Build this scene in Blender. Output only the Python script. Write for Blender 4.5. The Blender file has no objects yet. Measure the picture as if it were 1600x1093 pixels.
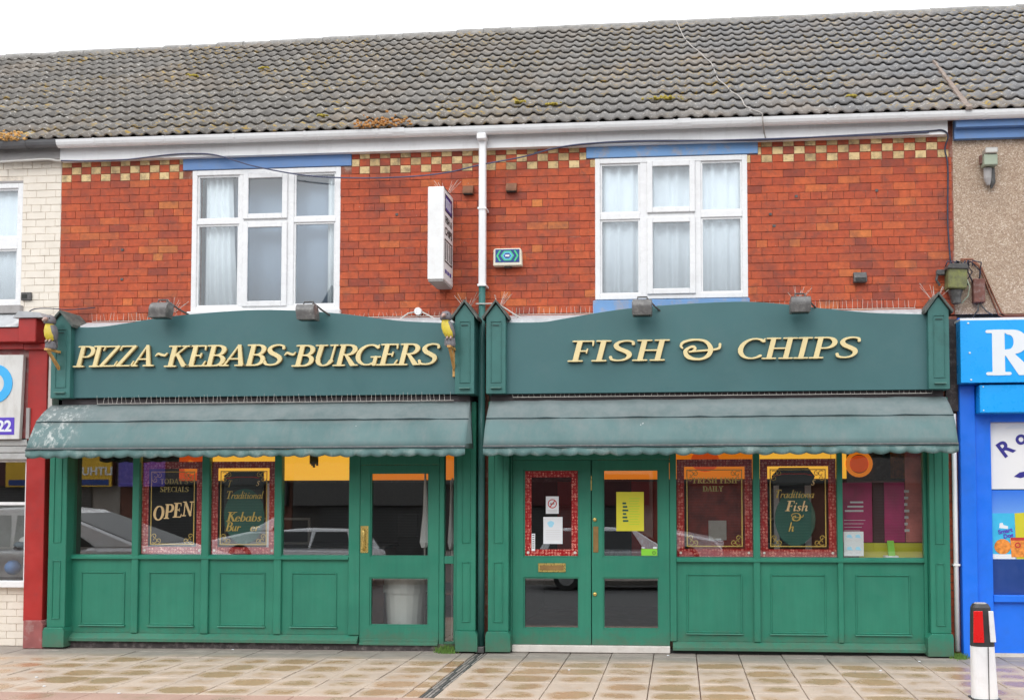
import bpy, bmesh, math, random
import numpy as np
from mathutils import Vector, Matrix
rng = random.Random(7)
S = bpy.context.scene
C = S.collection

# ------------------------------------------------------------------ camera, sky, sun, exposure
cam_d = bpy.data.cameras.new('camera')
cam = bpy.data.objects.new('camera', cam_d); C.objects.link(cam)
cam_d.sensor_width = 36.0
cam_d.lens = 1499.906 / 1600 * 36
cam_d.shift_x = -(944.595 - 800) / 1600
cam_d.shift_y = (710.952 - 546.5) / 1600
cam_d.clip_end = 900
cr, cu, cb = Vector((0.996999, 0.077387, -0.002113)), Vector((0.005235, -0.040164, 0.999179)), Vector((0.077238, -0.996192, -0.040448))
m = Matrix((cr, cu, cb)).transposed().to_4x4()
m.translation = Vector((6.9744, -10.4519, 1.7087))
cam.matrix_world = m
S.camera = cam

W = bpy.data.worlds.new('World'); S.world = W; W.use_nodes = True
nt = W.node_tree; nt.nodes.clear()
sky = nt.nodes.new('ShaderNodeTexSky'); sky.sky_type = 'NISHITA'; sky.sun_disc = False
sky.sun_elevation = math.radians(40); sky.sun_rotation = math.radians(200)
hs = nt.nodes.new('ShaderNodeHueSaturation'); hs.inputs['Saturation'].default_value = 0.2
mx = nt.nodes.new('ShaderNodeMix'); mx.data_type = 'RGBA'; mx.inputs['Factor'].default_value = 0.78
mx.inputs['B'].default_value = (24.5, 25.2, 26.3, 1)
bg = nt.nodes.new('ShaderNodeBackground'); bg.inputs['Strength'].default_value = 0.1
wo = nt.nodes.new('ShaderNodeOutputWorld')
nt.links.new(sky.outputs[0], hs.inputs['Color']); nt.links.new(hs.outputs[0], mx.inputs['A'])
tc_ = nt.nodes.new('ShaderNodeTexCoord'); sx_ = nt.nodes.new('ShaderNodeSeparateXYZ'); nt.links.new(tc_.outputs['Generated'], sx_.inputs[0])
mr = nt.nodes.new('ShaderNodeMapRange'); mr.inputs['To Min'].default_value = .50; mr.inputs['To Max'].default_value = 1.42   # overcast: brighter towards the zenith
nt.links.new(sx_.outputs[2], mr.inputs['Value'])
cl = nt.nodes.new('ShaderNodeTexNoise'); cl.inputs['Scale'].default_value = 2.5; cl.inputs['Detail'].default_value = 4; nt.links.new(tc_.outputs['Generated'], cl.inputs['Vector'])
cm = nt.nodes.new('ShaderNodeMapRange'); cm.inputs['To Min'].default_value = .86; cm.inputs['To Max'].default_value = 1.14; nt.links.new(cl.outputs[0], cm.inputs['Value'])
mm = nt.nodes.new('ShaderNodeMath'); mm.operation = 'MULTIPLY'; nt.links.new(mr.outputs[0], mm.inputs[0]); nt.links.new(cm.outputs[0], mm.inputs[1])
vm = nt.nodes.new('ShaderNodeVectorMath'); vm.operation = 'SCALE'; nt.links.new(mx.outputs['Result'], vm.inputs[0]); nt.links.new(mm.outputs[0], vm.inputs['Scale'])
nt.links.new(vm.outputs[0], bg.inputs['Color']); nt.links.new(bg.outputs[0], wo.inputs[0])
sd = bpy.data.lights.new('sun', 'SUN'); sd.energy = .8; sd.angle = math.radians(24); sd.color = (1, .96, .9)
so = bpy.data.objects.new('sun', sd); C.objects.link(so)
so.rotation_euler = (math.radians(50), 0, math.radians(-20))   # from the front, above, a little to the left
S.view_settings.view_transform = 'Standard'; S.view_settings.look = 'None'
S.view_settings.exposure = 0.0; S.view_settings.gamma = 1.0
S.view_settings.use_curve_mapping = False

# ------------------------------------------------------------------ materials
def sr(r, g, b):
    f = lambda c: ((c/255+.055)/1.055)**2.4 if c > 10.3 else c/255/12.92
    return (f(r), f(g), f(b))
MATS = {}
class N:
    def __init__(s, name):
        s.m = bpy.data.materials.new(name); s.m.use_nodes = True; s.t = s.m.node_tree; s.t.nodes.clear()
        s.out = s.t.nodes.new('ShaderNodeOutputMaterial'); s.p = s.t.nodes.new('ShaderNodeBsdfPrincipled')
        s.t.links.new(s.p.outputs[0], s.out.inputs[0])
        s.geo = s.t.nodes.new('ShaderNodeNewGeometry'); s.pos = s.geo.outputs['Position']
    def n(s, typ, **kw):
        x = s.t.nodes.new(typ)
        for k, v in kw.items(): setattr(x, k, v)
        return x
    def l(s, a, b): s.t.links.new(a, b)
    def noise(s, scale, detail=4, rough=.6, vec=None, stretch=None, off=None):
        v = vec or s.pos
        if stretch or off:
            mp = s.n('ShaderNodeMapping'); mp.inputs['Scale'].default_value = stretch or (1, 1, 1)
            if off: mp.inputs['Location'].default_value = off
            s.l(v, mp.inputs['Vector']); v = mp.outputs[0]
        x = s.n('ShaderNodeTexNoise'); x.inputs['Scale'].default_value = scale; x.inputs['Detail'].default_value = detail
        x.inputs['Roughness'].default_value = rough; s.l(v, x.inputs['Vector']); return x.outputs[0]
    def ramp(s, f, stops, interp='LINEAR'):
        x = s.n('ShaderNodeValToRGB'); x.color_ramp.interpolation = interp; e = x.color_ramp.elements
        while len(e) < len(stops): e.new(.5)
        for i, (p, c) in enumerate(stops):
            e[i].position = p; e[i].color = (*(c if isinstance(c, tuple) else (c, c, c)), 1)
        s.l(f, x.inputs[0]); return x.outputs[0]
    def mix(s, f, a, b, blend='MIX'):
        x = s.n('ShaderNodeMix', data_type='RGBA', blend_type=blend)
        for v, k in ((f, 'Factor'), (a, 'A'), (b, 'B')):
            if isinstance(v, (int, float)): x.inputs[k].default_value = v
            elif isinstance(v, tuple): x.inputs[k].default_value = (*v, 1)
            else: s.l(v, x.inputs[k])
        return x.outputs['Result']
    def math(s, op, a, b=0.0):
        x = s.n('ShaderNodeMath', operation=op)
        for i, v in enumerate((a, b)):
            if isinstance(v, (int, float)): x.inputs[i].default_value = v
            else: s.l(v, x.inputs[i])
        return x.outputs[0]
    def bump(s, h, st=.3, dist=.01):
        b = s.n('ShaderNodeBump'); b.inputs['Strength'].default_value = st; b.inputs['Distance'].default_value = dist
        s.l(h, b.inputs['Height']); s.l(b.outputs[0], s.p.inputs['Normal'])
    def base(s, c):
        if isinstance(c, tuple): s.p.inputs['Base Color'].default_value = (*c, 1)
        else: s.l(c, s.p.inputs['Base Color'])
    def xyz(s):
        x = s.n('ShaderNodeSeparateXYZ'); s.l(s.pos, x.inputs[0]); return x.outputs

def paint(name, col, rough=.5, var=.12, scale=3, dirt=None, damt=.4, dscale=5, bump=.15, metal=0, spec=.5, fine=60, streak=False):
    if name in MATS: return MATS[name]
    k = N(name)
    a = tuple(c*(1-var) for c in col); b = tuple(min(1, c*(1+var)) for c in col)
    c = k.ramp(k.noise(scale, 5), [(.3, a), (.7, b)])
    if dirt:
        f = k.ramp(k.noise(dscale, 6, .7, stretch=(1, 1, .25) if streak else None, off=(3.1, 7, 2)), [(.5, 0.0), (.78, damt)])
        c = k.mix(f, c, dirt)
    k.base(c); k.p.inputs['Metallic'].default_value = metal; k.p.inputs['Specular IOR Level'].default_value = spec
    r = k.ramp(k.noise(scale*4, 3), [(.3, max(0, rough-.1)), (.7, min(1, rough+.1))]); k.l(r, k.p.inputs['Roughness'])
    if bump: k.bump(k.noise(fine, 3), bump, .004)
    MATS[name] = k.m; return k.m
def joinery():
    k = N('shopfront green'); col = (.022, .195, .125)
    c = k.ramp(k.noise(1.4, 5), [(.3, (.019, .172, .112)), (.7, (.027, .218, .138))])
    br = k.ramp(k.noise(30, 4, .6, stretch=(1, 1, .06)), [(.35, .95), (.65, 1.04)]); c = k.mix(1.0, c, br, 'MULTIPLY')     # brush marks
    ch = k.ramp(k.noise(9, 6, .75, off=(6, 1, 2)), [(.66, 0.0), (.72, .55)]); c = k.mix(ch, c, (.075, .20, .155))          # faded, rubbed places
    z = k.xyz()[2]; sp = k.math('ADD', k.math('MULTIPLY', z, -2.6), k.math('MULTIPLY', k.noise(11, 6, .7), 1.3))
    c = k.mix(k.ramp(sp, [(.02, 0.0), (.6, .6)]), c, (.10, .115, .075))                                                    # splashed street dirt near the ground
    k.base(c); k.l(k.ramp(k.noise(7, 4), [(.3, .32), (.7, .55)]), k.p.inputs['Roughness']); k.bump(k.noise(40, 4, .6, stretch=(1, 1, .1)), .08, .004)
    MATS['shopfront green'] = k.m
joinery()
def emis(name, col, st):
    k = N(name); k.p.inputs['Emission Strength'].default_value = st
    k.base(col); k.p.inputs['Emission Color'].default_value = (*col, 1); MATS[name] = k.m; return k.m

def brick_mat(name, src):
    k = N(name)
    if src == 'obj': r = k.n('ShaderNodeObjectInfo').outputs['Random']
    else: r = k.geo.outputs['Random Per Island']
    c = k.ramp(r, [(0, (.28, .055, .030)), (.06, (.40, .070, .030)), (.3, (.46, .080, .029)), (.6, (.49, .088, .030)), (.9, (.52, .100, .033)), (.97, (.57, .14, .040)), (1, (.62, .20, .05))])
    mot = k.ramp(k.noise(16, 6, .72), [(.3, .72), (.7, 1.2)])
    c = k.mix(1.0, c, mot, 'MULTIPLY')
    big = k.ramp(k.noise(2.3, 6, .7), [(.46, 0.0), (.66, .6)])
    c = k.mix(big, c, (.17, .05, .038))
    sep = k.xyz()                                   # grime under the eaves and at the party-wall end
    soot = k.ramp(k.noise(7, 5, .7, off=(9, 2, 4)), [(.53, 0.0), (.70, .5)])
    c = k.mix(soot, c, (.09, .055, .045))
    sp = k.ramp(k.noise(46, 2, .5, off=(1, 5, 3)), [(.72, 0.0), (.76, .7)])
    c = k.mix(sp, c, (.5, .42, .33))
    k.base(c); k.p.inputs['Roughness'].default_value = .78; k.bump(k.noise(90, 4), .35, .004)
    MATS[name] = k.m; return k.m
brick_mat('red brick', 'obj'); brick_mat('red brick joined', 'isl')
def cream_brick():
    k = N('cream brick'); r = k.n('ShaderNodeObjectInfo').outputs['Random']
    c = k.ramp(r, [(0, (.48, .33, .15)), (.3, (.66, .47, .22)), (1, (.78, .58, .29))])
    c = k.mix(k.ramp(k.noise(9, 6, .7), [(.44, 0.0), (.66, .85)]), c, (.17, .12, .07))
    k.base(c); k.p.inputs['Roughness'].default_value = .7; k.bump(k.noise(90, 4), .3, .003); MATS['cream brick'] = k.m
cream_brick()
def painted_brick():
    k = N('cream painted brick')
    c = k.ramp(k.noise(6, 5), [(.3, (.74, .67, .57)), (.7, (.82, .75, .65))])
    c = k.mix(k.ramp(k.noise(18, 6, .7), [(.62, 0.0), (.72, .6)]), c, (.35, .24, .17))
    k.base(c); k.p.inputs['Roughness'].default_value = .6; k.bump(k.noise(50, 4), .3, .004); MATS['cream painted brick'] = k.m
painted_brick()
def pebble():
    k = N('pebbledash'); v = k.n('ShaderNodeTexVoronoi'); v.inputs['Scale'].default_value = 105; k.l(k.pos, v.inputs['Vector'])
    sp = k.n('ShaderNodeSeparateColor'); k.l(v.outputs['Color'], sp.inputs[0])
    c = k.ramp(sp.outputs[0], [(0, (.27, .18, .125)), (.25, (.37, .26, .185)), (.6, (.44, .325, .235)), (.88, (.52, .41, .31)), (1, (.68, .58, .48))])
    c = k.mix(k.ramp(k.noise(2, 5, .7), [(.5, 0.0), (.8, .35)]), c, (.2, .15, .11))
    k.base(c); k.p.inputs['Roughness'].default_value = .9
    k.bump(v.outputs['Distance'], -.45, .012); MATS['pebbledash'] = k.m
pebble()
def tile_mat():
    k = N('concrete roof tile'); r = k.n('ShaderNodeObjectInfo').outputs['Random']
    c = k.ramp(r, [(0, (.150, .138, .124)), (.5, (.18, .166, .150)), (.9, (.20, .186, .168)), (1, (.235, .215, .19))])
    sep = k.xyz(); x = k.math('MULTIPLY', sep[0], 1/14)
    c = k.mix(k.ramp(k.math('ADD', x, k.math('MULTIPLY', k.noise(.6, 3), .2)), [(.45, 0.0), (.8, .7)]), c, (.19, .19, .198))
    c = k.mix(1.0, c, k.ramp(k.noise(30, 6, .75), [(.3, .66), (.7, 1.22)]), 'MULTIPLY')
    up = k.ramp(k.math('ADD', k.math('MULTIPLY', sep[2], .3), k.math('MULTIPLY', k.noise(1.1, 4), .5)), [(2.35/1, 0.0), (2.9/1, .5)]) if False else None
    warm = k.ramp(k.noise(.8, 5, .7, off=(2, 0, 1)), [(.5, 0.0), (.7, .5)])
    c = k.mix(warm, c, (.265, .205, .15))
    patch = k.ramp(k.noise(.9, 3, .6, off=(5, 5, 5)), [(.43, 0.0), (.56, 1.0)])
    lich = k.ramp(k.noise(13, 4, .62, off=(0, 3, 0)), [(.57, 0.0), (.62, 1.0)])
    c = k.mix(k.math('MULTIPLY', k.math('MULTIPLY', patch, lich), .9), c, (.38, .25, .055))
    wl = k.ramp(k.noise(24, 4, .6, off=(8, 3, 1)), [(.61, 0.0), (.645, .9)])
    c = k.mix(wl, c, (.46, .44, .40))
    mo = k.ramp(k.noise(9, 5, .7, off=(4, 4, 4)), [(.66, 0.0), (.7, .8)])
    c = k.mix(mo, c, (.09, .085, .04))
    k.base(c); k.p.inputs['Roughness'].default_value = .85; k.bump(k.noise(70, 5, .7), .5, .006); MATS['concrete roof tile'] = k.m
tile_mat()
def slab_mat(name, mid, edge, grn):
    k = N(name); tc = k.n('ShaderNodeTexCoord'); sx = k.n('ShaderNodeSeparateXYZ'); k.l(tc.outputs['Object'], sx.inputs[0])
    oi = k.n('ShaderNodeObjectInfo').outputs['Random']
    # damp algae stain held in the middle of each slab
    ax = k.math('POWER', k.math('ABSOLUTE', k.math('DIVIDE', sx.outputs[0], .205)), 2.5)
    ay = k.math('POWER', k.math('ABSOLUTE', k.math('DIVIDE', sx.outputs[1], .15)), 2.5)
    d = k.math('ADD', k.math('ADD', ax, ay), k.math('MULTIPLY', k.math('SUBTRACT', k.noise(4.0, 4, .6), .5), 3.4))
    d = k.math('ADD', d, k.math('MULTIPLY', k.math('SUBTRACT', oi, .5), 1.2))
    f = k.ramp(d, [(.1, .85), (1.1, 0.0)])
    e = k.mix(k.ramp(k.noise(2.2, 5, .6), [(.35, 0.0), (.7, 1.0)]), edge, tuple(x*.82 for x in edge))
    g = k.mix(k.ramp(k.noise(1.4, 3, .5), [(.4, 0.0), (.6, 1.0)]), mid, grn)
    yy = k.xyz()[1]                                      # nothing but grey dust in the strip that the awning keeps dry
    dry = k.ramp(k.math('ADD', k.math('MULTIPLY', yy, -1.0), k.math('MULTIPLY', k.noise(2.5, 3), .3)), [(.55, 0.0), (.85, 1.0)])
    c = k.mix(k.math('MULTIPLY', f, dry), e, g)
    c = k.mix(k.math('SUBTRACT', 1.0, dry), c, k.ramp(k.noise(5, 5), [(.3, (.25, .215, .185)), (.7, (.34, .30, .26))]))
    c = k.mix(1.0, c, k.ramp(k.noise(60, 5, .7), [(.3, .84), (.7, 1.1)]), 'MULTIPLY')
    sp = k.ramp(k.noise(24, 2, .5, off=(1, 5, 3)), [(.70, 0.0), (.72, .7)]); c = k.mix(sp, c, (.16, .14, .12))
    k.base(c)
    k.l(k.ramp(k.math('MULTIPLY', f, dry), [(0, .62), (.8, .22)]), k.p.inputs['Roughness']); k.bump(k.noise(60, 5, .7), .3, .004)
    MATS[name] = k.m
slab_mat('paving slab', (.43, .245, .12), (.50, .40, .315), (.36, .215, .105))
slab_mat('kerb stone', (.40, .25, .19), (.42, .27, .21), (.37, .26, .17))
def glass_mat(name, ior, tint=(1, 1, 1)):
    k = N(name); tr = k.n('ShaderNodeBsdfTransparent'); tr.inputs[0].default_value = (*tint, 1)
    gl = k.n('ShaderNodeBsdfGlossy'); gl.inputs['Roughness'].default_value = .01; gl.inputs['Color'].default_value = (1, 1, 1, 1)
    fr = k.n('ShaderNodeFresnel'); k.l(k.math('POWER', ior, k.math('SUBTRACT', 1.0, k.math('MULTIPLY', k.geo.outputs['Backfacing'], 2.0))), fr.inputs['IOR'])   # same reflectance on both faces of the thin pane
    mxs = k.n('ShaderNodeMixShader'); k.l(fr.outputs[0], mxs.inputs[0]); k.l(tr.outputs[0], mxs.inputs[1]); k.l(gl.outputs[0], mxs.inputs[2])
    b = k.n('ShaderNodeBump'); b.inputs['Strength'].default_value = .02; b.inputs['Distance'].default_value = .02
    k.l(k.noise(.9, 1), b.inputs['Height']); k.l(b.outputs[0], gl.inputs['Normal']); k.l(b.outputs[0], fr.inputs['Normal'])
    k.t.nodes.remove(k.p); k.l(mxs.outputs[0], k.out.inputs[0]); MATS[name] = k.m
glass_mat('shop glass', 1.95, (.97, .98, .97)); glass_mat('window glass', 1.85, (.93, .96, .97))
def awning_mat():
    k = N('weathered awning canvas'); s = k.xyz()
    c = k.ramp(k.noise(2.2, 5, .6), [(.3, (.085, .155, .153)), (.7, (.118, .195, .192))])
    # upper panel is greyer with settled dirt
    up = k.ramp(k.math('ADD', s[2], k.math('MULTIPLY', k.noise(2.5, 5), .12)), [(0, 0.0), (1, 0.0)])
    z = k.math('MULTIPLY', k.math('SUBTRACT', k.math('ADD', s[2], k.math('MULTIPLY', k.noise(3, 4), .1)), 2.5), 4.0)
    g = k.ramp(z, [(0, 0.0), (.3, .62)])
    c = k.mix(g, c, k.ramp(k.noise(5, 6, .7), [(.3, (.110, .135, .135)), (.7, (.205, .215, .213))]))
    f = k.ramp(k.noise(4.5, 7, .75, stretch=(1, 1, .35)), [(.45, 0.0), (.72, .5)]); c = k.mix(f, c, (.20, .215, .21))
    # bird droppings on the far left end
    xm = k.ramp(k.math('SUBTRACT', s[0], k.math('MULTIPLY', k.noise(3, 3), .6)), [(0, .9), (.3, 0.0)])
    dr = k.ramp(k.noise(17, 7, .8, stretch=(1, 1, .22)), [(.5, 0.0), (.62, .85)])
    c = k.mix(k.math('MULTIPLY', xm, dr), c, (.55, .56, .53))
    sp = k.ramp(k.noise(17, 2, .5, off=(2, 2, 0)), [(.78, 0.0), (.8, .9)]); c = k.mix(sp, c, (.7, .7, .68))
    k.base(c); k.p.inputs['Roughness'].default_value = .8; k.bump(k.noise(140, 3), .25, .003); MATS['awning'] = k.m
awning_mat()
def redprint():
    k = N('red ornamental print')
    v = k.n('ShaderNodeTexVoronoi'); v.inputs['Scale'].default_value = 31; v.inputs['Randomness'].default_value = .45; k.l(k.pos, v.inputs['Vector'])
    f = k.ramp(v.outputs['Distance'], [(.20, .25), (.26, 1.0), (.36, 1.0), (.42, 0.0)])
    f = k.math('MULTIPLY', f, k.ramp(k.noise(18, 2), [(.38, .15), (.6, .85)]))
    k.base(k.mix(f, (.33, .006, .009), (.85, .36, .28))); k.p.inputs['Roughness'].default_value = .3; MATS['red print'] = k.m
redprint()

paint('hazed sign green', (.048, .135, .140), .5, .08, 1.2, dirt=(.09, .16, .165), damt=.35, dscale=2.2, bump=.08)  # haze glare over the boards is put into this greyer teal
paint('cap green', (.040, .150, .135), .5, .12, 2, dirt=(.02, .06, .055), damt=.5, bump=.1)
paint('gold letter', (.78, .64, .33), .45, .06, 4, bump=.05)
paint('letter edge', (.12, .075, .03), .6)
paint('white upvc', (.80, .80, .80), .28, .03, 2, dirt=(.5, .48, .44), damt=.25, dscale=6, bump=0)
paint('white gutter', (.83, .83, .83), .35, .03, 2, dirt=(.5, .48, .45), damt=.3, dscale=7, bump=0, streak=True)
paint('lintel blue', (.13, .25, .50), .6, .08, 3, dirt=(.27, .25, .22), damt=.3, dscale=9)
paint('peeling blue', (.16, .32, .58), .6, .08, 3, dirt=(.42, .33, .24), damt=1.0, dscale=6)
paint('lead flashing', (.42, .43, .44), .6, .15, 5, dirt=(.7, .7, .68), damt=.8, dscale=8)
paint('mortar', (.24, .078, .048), .9, .3, 12, dirt=(.5, .42, .35), damt=.9, dscale=7, fine=120, bump=.5)
paint('painted mortar', (.74, .66, .56), .9, .2, 12, dirt=(.2, .15, .11), damt=.5, dscale=20)
paint('dark gap', (.03, .032, .03), .9, .3, 6)
paint('dark grey metal', (.07, .068, .066), .5, .25, 12, dirt=(.3, .29, .27), damt=.5, dscale=20)
paint('steel wire', (.5, .48, .44), .4, .1, 3, metal=.6, bump=0)
paint('black cable', (.035, .04, .07), .6, .2, 3, bump=0)
paint('white cable', (.6, .58, .54), .6, .1, 3, bump=0)
paint('red paint', (.38, .022, .018), .45, .12, 3, dirt=(.2, .03, .03), damt=.5, dscale=6)
paint('faded red paint', (.30, .09, .085), .7, .2, 5, dirt=(.4, .35, .32), damt=.8, dscale=6)
paint('grey board', (.35, .33, .32), .7, .15, 4, dirt=(.2, .18, .16), damt=.5, dscale=9)
paint('dark gutter', (.13, .13, .135), .6, .2, 4)
paint('blue vinyl', (.008, .36, .88), .3, .04, 2, bump=0)
paint('blue paint', (.012, .17, .82), .38, .06, 2, dirt=(.02, .12, .55), damt=.4, bump=.05)
paint('navy', (.012, .05, .22), .4, .1, 2)
paint('white print', (.82, .82, .82), .4, .03, 2, bump=0)
paint('grey print', (.60, .60, .61), .4, .03, 2, bump=0)
paint('navy print', (.035, .03, .25), .4, .05, 2, bump=0)
paint('black print', (.02, .02, .02), .5, .05, 2, bump=0)
paint('brass', (.68, .50, .16), .3, .15, 10, metal=.75, bump=.05)
paint('dull brass', (.28, .17, .06), .5, .2, 12, metal=.4)
paint('terracotta', (.22, .10, .055), .8, .2, 20)
paint('wood bracket', (.62, .34, .10), .55, .25, 9, dirt=(.25, .1, .03), damt=.6, dscale=12)
paint('bird yellow', (.66, .52, .04), .5, .15, 14, dirt=(.6, .4, .2), damt=.5)
paint('bird grey', (.16, .15, .16), .6, .2, 14)
paint('bird feet', (.42, .28, .24), .6, .2, 14)
paint('asphalt', (.085, .085, .087), .85, .25, 8, dirt=(.1, .1, .095), damt=.4, dscale=2, bump=.5, fine=150)
paint('ground', (.08, .078, .074), .9, .2, .2)
paint('moss orange', (.45, .22, .07), .95, .35, 22, bump=.6)
paint('grass green', (.10, .20, .03), .8, .3, 22, bump=0)
paint('meter green', (.13, .135, .06), .7, .35, 14, dirt=(.3, .32, .08), damt=.9, dscale=9)
paint('rust brown', (.16, .06, .045), .7, .25, 12, dirt=(.5, .45, .42), damt=.4, dscale=18)
paint('copper brown', (.24, .09, .05), .6, .2, 12)
paint('white net', (.86, .87, .88), .9, .05, 5, bump=0)
paint('sky reflection net', (.33, .40, .50), .9, .05, 3, bump=0)
paint('pale net', (.84, .86, .89), .9, .05, 3, bump=0)
paint('room', (.25, .26, .28), .9, .1, 1, bump=0)
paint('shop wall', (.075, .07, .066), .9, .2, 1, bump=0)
paint('shop floor', (.16, .10, .07), .6, .2, 2, bump=0)
paint('threshold', (.62, .58, .53), .7, .1, 6, dirt=(.35, .27, .22), damt=.5, dscale=8)
paint('plastic bin', (.55, .56, .54), .5, .06, 4, bump=0)
paint('counter', (.20, .07, .035), .4, .2, 3)
paint('interior red', (.42, .018, .018), .6, .1, 2)
paint('interior pink', (.55, .16, .14), .5, .4, 5, bump=0)
paint('interior magenta', (.42, .02, .13), .5, .35, 3, bump=0)
paint('interior red glow', (.30, .035, .02), .5, .5, 6, bump=0)
paint('interior dark red', (.06, .01, .012), .6, .2, 2)
paint('yellow print', (.60, .56, .03), .5, .05, 3, bump=0)
paint('green print', (.22, .60, .04), .5, .05, 3, bump=0)
paint('pale blue print', (.35, .68, .85), .5, .1, 3, bump=0)
paint('paper', (.74, .77, .80), .6, .02, 3, bump=0)
paint('red print plain', (.5, .03, .03), .5, .05, 3, bump=0)
paint('purple print', (.10, .05, .48), .5, .05, 3, bump=0)
paint('sky blue print', (.05, .42, .80), .5, .05, 3, bump=0)
paint('dirty white sign', (.66, .65, .62), .5, .06, 3, dirt=(.35, .32, .28), damt=.6, dscale=7, streak=True)
paint('shutter grey', (.42, .42, .41), .45, .1, 3, dirt=(.22, .2, .18), damt=.6, dscale=6)
paint('reflector red', (.72, .01, .01), .3, .05, 3, bump=0)
paint('bollard black', (.035, .033, .033), .45, .1, 4)
paint('car white', (.82, .83, .85), .25, .03, 2, bump=0)
paint('car silver', (.68, .69, .71), .25, .03, 2, metal=.3, bump=0)
paint('car glass', (.012, .014, .016), .05, .1, 2, bump=0)
paint('tyre', (.02, .02, .02), .85, .1, 5)
paint('alloy', (.45, .45, .46), .35, .1, 5, metal=.6, bump=0)
paint('opposite render', (.30, .27, .24), .9, .2, 1)
paint('opposite brick', (.16, .07, .05), .9, .3, 4)
paint('opposite slate', (.07, .07, .075), .8, .2, 3)
paint('opposite yellow', (.75, .45, .03), .6, .05, 3, bump=0)
paint('opposite purple', (.13, .10, .45), .6, .05, 3, bump=0)
paint('green tint print', (.008, .085, .060), .4, .1, 3, bump=0)
paint('toy grey', (.22, .26, .30), .5, .2, 9); paint('toy orange', (.75, .16, .04), .5, .1, 9); paint('toy blue', (.06, .2, .5), .5, .1, 9)
paint('dog box cyan', (.05, .48, .75), .4, .1, 3, bump=0); paint('biscuit orange', (.75, .25, .04), .5, .4, 25, bump=0)
paint('cream letter', (.92, .66, .34), .4, .04, 5, bump=0)  # matte cream paint for window letters, gives off no light
paint('dark film', (.010, .016, .016), .35, .1, 3, bump=0)
paint('cap roof', (.085, .10, .09), .8, .35, 12, dirt=(.3, .26, .22), damt=.5, dscale=16); paint('pale bead', (.10, .22, .19), .5, .1, 4)
paint('cassette', (.055, .045, .048), .7, .2, 5)
paint('spike steel', (.62, .58, .52), .5, .1, 3, bump=0)
paint('awning valance', (.080, .155, .148), .75, .15, 3, dirt=(.35, .4, .37), damt=.7, dscale=7, bump=.2, fine=100)
paint('awning seam', (.03, .06, .065), .8, .2, 5)
paint('lamp metal', (.12, .115, .11), .38, .3, 9, dirt=(.4, .38, .35), damt=.6, dscale=22, bump=.1)
paint('white case', (.80, .80, .79), .4, .03, 3, dirt=(.5, .45, .4), damt=.3, dscale=6)
paint('alarm cream', (.74, .70, .56), .4, .04, 3); paint('emblem green', (.06, .55, .22), .4, .05, 3, bump=0); paint('emblem blue', (.12, .45, .70), .4, .05, 3, bump=0)
paint('sage cable', (.35, .40, .30), .6, .1, 3, bump=0)
paint('cable blue', (.07, .08, .15), .5, .2, 5, bump=0)
paint('pale roof cable', (.34, .31, .28), .7, .1, 3, bump=0)
paint('red mortar', (.20, .15, .12), .95, .25, 18, dirt=(.30, .27, .24), damt=.8, dscale=20, bump=.6)
paint('moss yellow', (.62, .36, .12), .95, .3, 22, bump=.6)
paint('dark strip', (.05, .04, .04), .8, .35, 9, dirt=(.4, .35, .32), damt=.5, dscale=16)
paint('bollard white', (.80, .80, .80), .4, .03, 3, dirt=(.5, .48, .45), damt=.3, dscale=9)
paint('ridge tile', (.24, .23, .215), .85, .25, 9, dirt=(.45, .42, .38), damt=.7, dscale=14, bump=.5)
paint('gold print', (.62, .44, .10), .35, .1, 5, bump=0); paint('dull gold print', (.46, .37, .12), .4, .15, 5, bump=0)
paint('worn iron', (.22, .20, .18), .7, .35, 14, dirt=(.42, .38, .33), damt=.8, dscale=12)
paint('shutter dark', (.05, .05, .05), .6, .2, 3); paint('shutter slat', (.10, .10, .10), .6, .2, 3)
paint('moss yellow green', (.38, .30, .05), .95, .3, 22, bump=.6)
emis('lit menu yellow', (1.0, .40, .012), .85)
emis('lit menu orange', (.85, .22, .01), .7)
emis('lit menu pale', (1.0, .50, .05), .95)
emis('lit food red', (.75, .09, .01), .55)
M = MATS

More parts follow.
